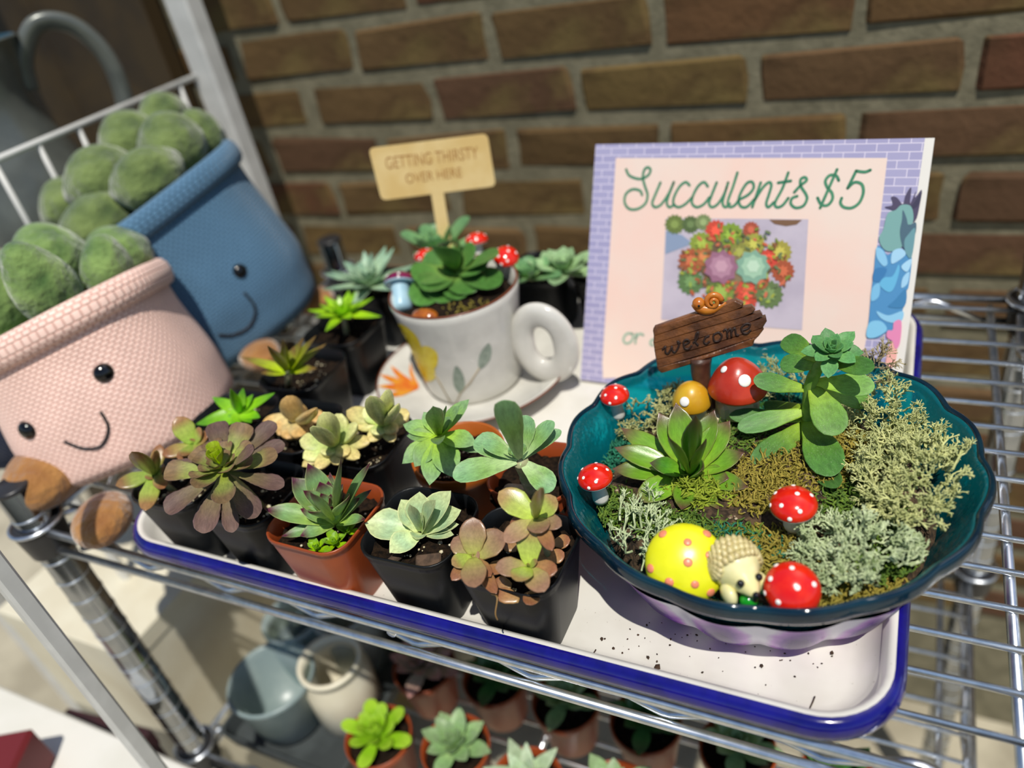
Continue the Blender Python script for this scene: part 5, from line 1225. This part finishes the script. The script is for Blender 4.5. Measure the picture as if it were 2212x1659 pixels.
# ================================================================== lower shelf of the rack
LZ = LOWZ - .004
GL_ = 'potted succulents on the lower shelf'
spec = [(-.415, .300, 'lime', 'bright lime succulent in terracotta pot on the lower shelf, leftmost of them', .04, 20), (-.335, .315, 'sage', 'dull green rosette in a terracotta pot on the lower shelf', .042, 22), (-.255, .305, 'white', 'whitish green upright succulent in the middle of the lower shelf', .046, 16), (-.175, .318, 'sage', 'sage green succulent on the lower shelf under the tray corner', .042, 20), (-.41, .385, 'pink', 'pinkish grey rosette on the lower shelf behind the lime one', .045, 24), (-.33, .395, 'dk', 'dark green rosette on the lower shelf, second row', .042, 18), (-.25, .392, 'sage', 'grey-green rosette on the lower shelf, second row middle', .042, 18), (-.17, .395, 'dk', 'dark green rosette on the lower shelf behind the sage one', .042, 18), (-.09, .315, 'dk', 'dark leafy succulent on the lower shelf below the bowl', .045, 20), (-.01, .312, 'lime', 'yellow-green succulent on the lower shelf below the tray front corner', .042, 20), (-.085, .395, 'sage', 'pale sage rosette on the lower shelf below the bowl', .042, 18), (.0, .39, 'dk', 'dark green succulent at the right end of the lower shelf', .042, 18)]
LM = {'lime': leaf_mesh('leaf', 'round', MLG, '9ac23c', '86b430', '9ac040', thick=.4, bend=.15, cup=.2), 'sage': leaf_mesh('leaf', 'ech', ML, 'a8bc84', '8aa878', '8aa07a', thick=.25, bend=.12, cup=.3), 'white': leaf_mesh('leaf', 'lance', ML, 'b0c49c', 'a8bc9c', 'b4c4a8', thick=.3, bend=.05, cup=.2), 'pink': leaf_mesh('leaf', 'ech', ML, 'b4b090', 'b0a08e', 'b08a84', thick=.25, bend=.12, cup=.3), 'dk': leaf_mesh('leaf', 'ech', MLG, '5a8a4a', '44723e', '3a5a34', thick=.25, bend=.12, cup=.3)}
for x, y, k, lb, rad_, n in spec:
    t = potted((x, y, LZ), lb, ME_RPT, .05, round_=True, group=GL_, perl=False)
    c = V((x, y, LZ + .062)); spiral(t, c, rad_, n, LM[k], rad_ * .42, 5, 80)
    mb = MB(); mb.add(*tube([V((x, y, LZ + .045)), c], [.004, .003], 8)); mb.build('stem', MSTEM, t)
def clear(name, col, rough=.05):
    m, n, l, b = newmat(name); b.inputs['Base Color'].default_value = lin(col); b.inputs['Roughness'].default_value = rough
    tr = n.new('ShaderNodeBsdfTransparent'); tr.inputs['Color'].default_value = lin(col); x = n.new('ShaderNodeMixShader'); x.inputs[0].default_value = .3
    l.new(tr.outputs[0], x.inputs[1]); l.new(b.outputs[0], x.inputs[2]); l.new(x.outputs[0], n['Material Output'].inputs['Surface']); return m
MBG = clear('pale_blue_glass', 'd4e2e4'); MCG = clear('clear_glass', 'e8ece8'); MIV = mat('ivory_ceramic', 'd8d0b8', 'e0dac4', 20, .35); MMAR = mat('maroon_card', '2c0e14', '3a141a', 30, .6); MKR = mat('kraft_card', 'a88a54', 'b89a64', 30, .8); MGRYC = mat('grey_ceramic', '6e7670', '7e867e', 20, .4)
def jar(loc, prof, m, nm, lb, cat, gr=None, neck=None):
    mb = MB(); mb.add(*lathe(prof, 32, True)); o = mb.build(nm, m, mw=M.Translation(loc)); tag(o, lb, cat, gr); return o
BOT = [(.026, 0), (.028, .003), (.028, .055), (.024, .066), (.014, .074), (.013, .090), (.0155, .091), (.0155, .097), (.0125, .097), (.0115, .092), (.0115, .075), (.022, .065), (.0262, .055), (.0262, .005), (.001, .004)]
MPBC = mat('pale_blue_ceramic', '7c8c8c', '8e9c9a', 20, .35)
JAR = [(.034, 0), (.037, .003), (.037, .06), (.033, .07), (.032, .078), (.035, .079), (.035, .085), (.0305, .085), (.0305, .07), (.035, .06), (.035, .005), (.001, .004)]
POT = [(.032, 0), (.036, .004), (.046, .07), (.048, .074), (.046, .078), (.043, .074), (.034, .01), (.001, .008)]
jar((-.555, .312, LZ + .0045), POT, MPBC, 'ceramic_pot', 'pale blue-grey ceramic pot at the front of the lower shelf', 'pot', 'ceramic pots on the lower shelf')
jar((-.497, .345, LZ + .0045), JAR, MIV, 'ceramic_jar', 'ivory ceramic jar beside the pale blue-grey pot on the lower shelf', 'jar', 'ceramic jars on the lower shelf')
jar((-.575, .380, LZ + .0045), JAR, MBG, 'glass_jar', 'squat pale blue glass jar at the left of the lower shelf', 'jar', 'glassware on the lower shelf')
jar((-.525, .405, LZ + .0045), JAR, MCG, 'glass_jar', 'squat clear glass jar in the middle row of the lower shelf', 'jar', 'glassware on the lower shelf')
jar((-.572, .45, LZ + .0045), POT, MIV, 'ceramic_pot', 'ivory ceramic pot at the back left of the lower shelf', 'pot', 'ceramic pots on the lower shelf')
jar((-.505, .49, LZ + .0045), POT, MIV, 'ceramic_pot', 'ivory ceramic pot in the back middle of the lower shelf', 'pot', 'ceramic pots on the lower shelf')
jar((-.40, .47, LZ), POT, MGRYC, 'ceramic_pot', 'grey ceramic pot behind the lower shelf succulents', 'pot', 'ceramic pots on the lower shelf')
jar((-.565, .545, LZ + .0045), POT, MGRYC, 'ceramic_pot', 'grey ceramic pot at the far back of the lower shelf', 'pot', 'ceramic pots on the lower shelf')
MDG = mat('dark_grey_plastic', '34393a', '43494a', 20, .5)
L_ = lambda s, z: rrect(-.648 + .03 + s, -.452 - s, .262 + s, .600 - s, .012, LZ + .0005 + z, 4)
mb = MB(); mb.add(*loft([L_(.004, 0), L_(0, .022), L_(.003, .022), L_(.007, .003)], True, True)); tag(mb.build('dimming_tray', MDG, sharp=40), 'added dark grey tray under the ceramics, darkening the left of the lower shelf', 'tray')  # added dark tray, put in to dim this part of the lower shelf
def carton(loc, s, m, lb, rz=0):
    t = empty('carton', loc, lb, 'box', 'cartons'); A = M.Translation(loc) @ M.Rotation(rz, 4, 'Z')
    mb = MB(); mb.add(*bbox((0, 0, s[2] / 2), s, .0015)); mb.build('body', m, t, False, mw=A)
    mb = MB(); mb.add(*bbox((0, 0, s[2] - .012), (s[0] + .003, s[1] + .003, .026), .0015)); mb.build('lid', m, t, False, mw=A); return t
carton((-.83, .40, FZ), (.22, .26, .62), MIV, 'tall cream carton standing on the ground left of the rack')
carton((-.80, .70, FZ), (.2, .2, .5), MKR, 'kraft brown carton on the ground behind the cream one', .2)
carton((-.725, .155, FZ), (.12, .14, .56), MMAR, 'dark maroon carton on the ground beside the front rack post', .1)
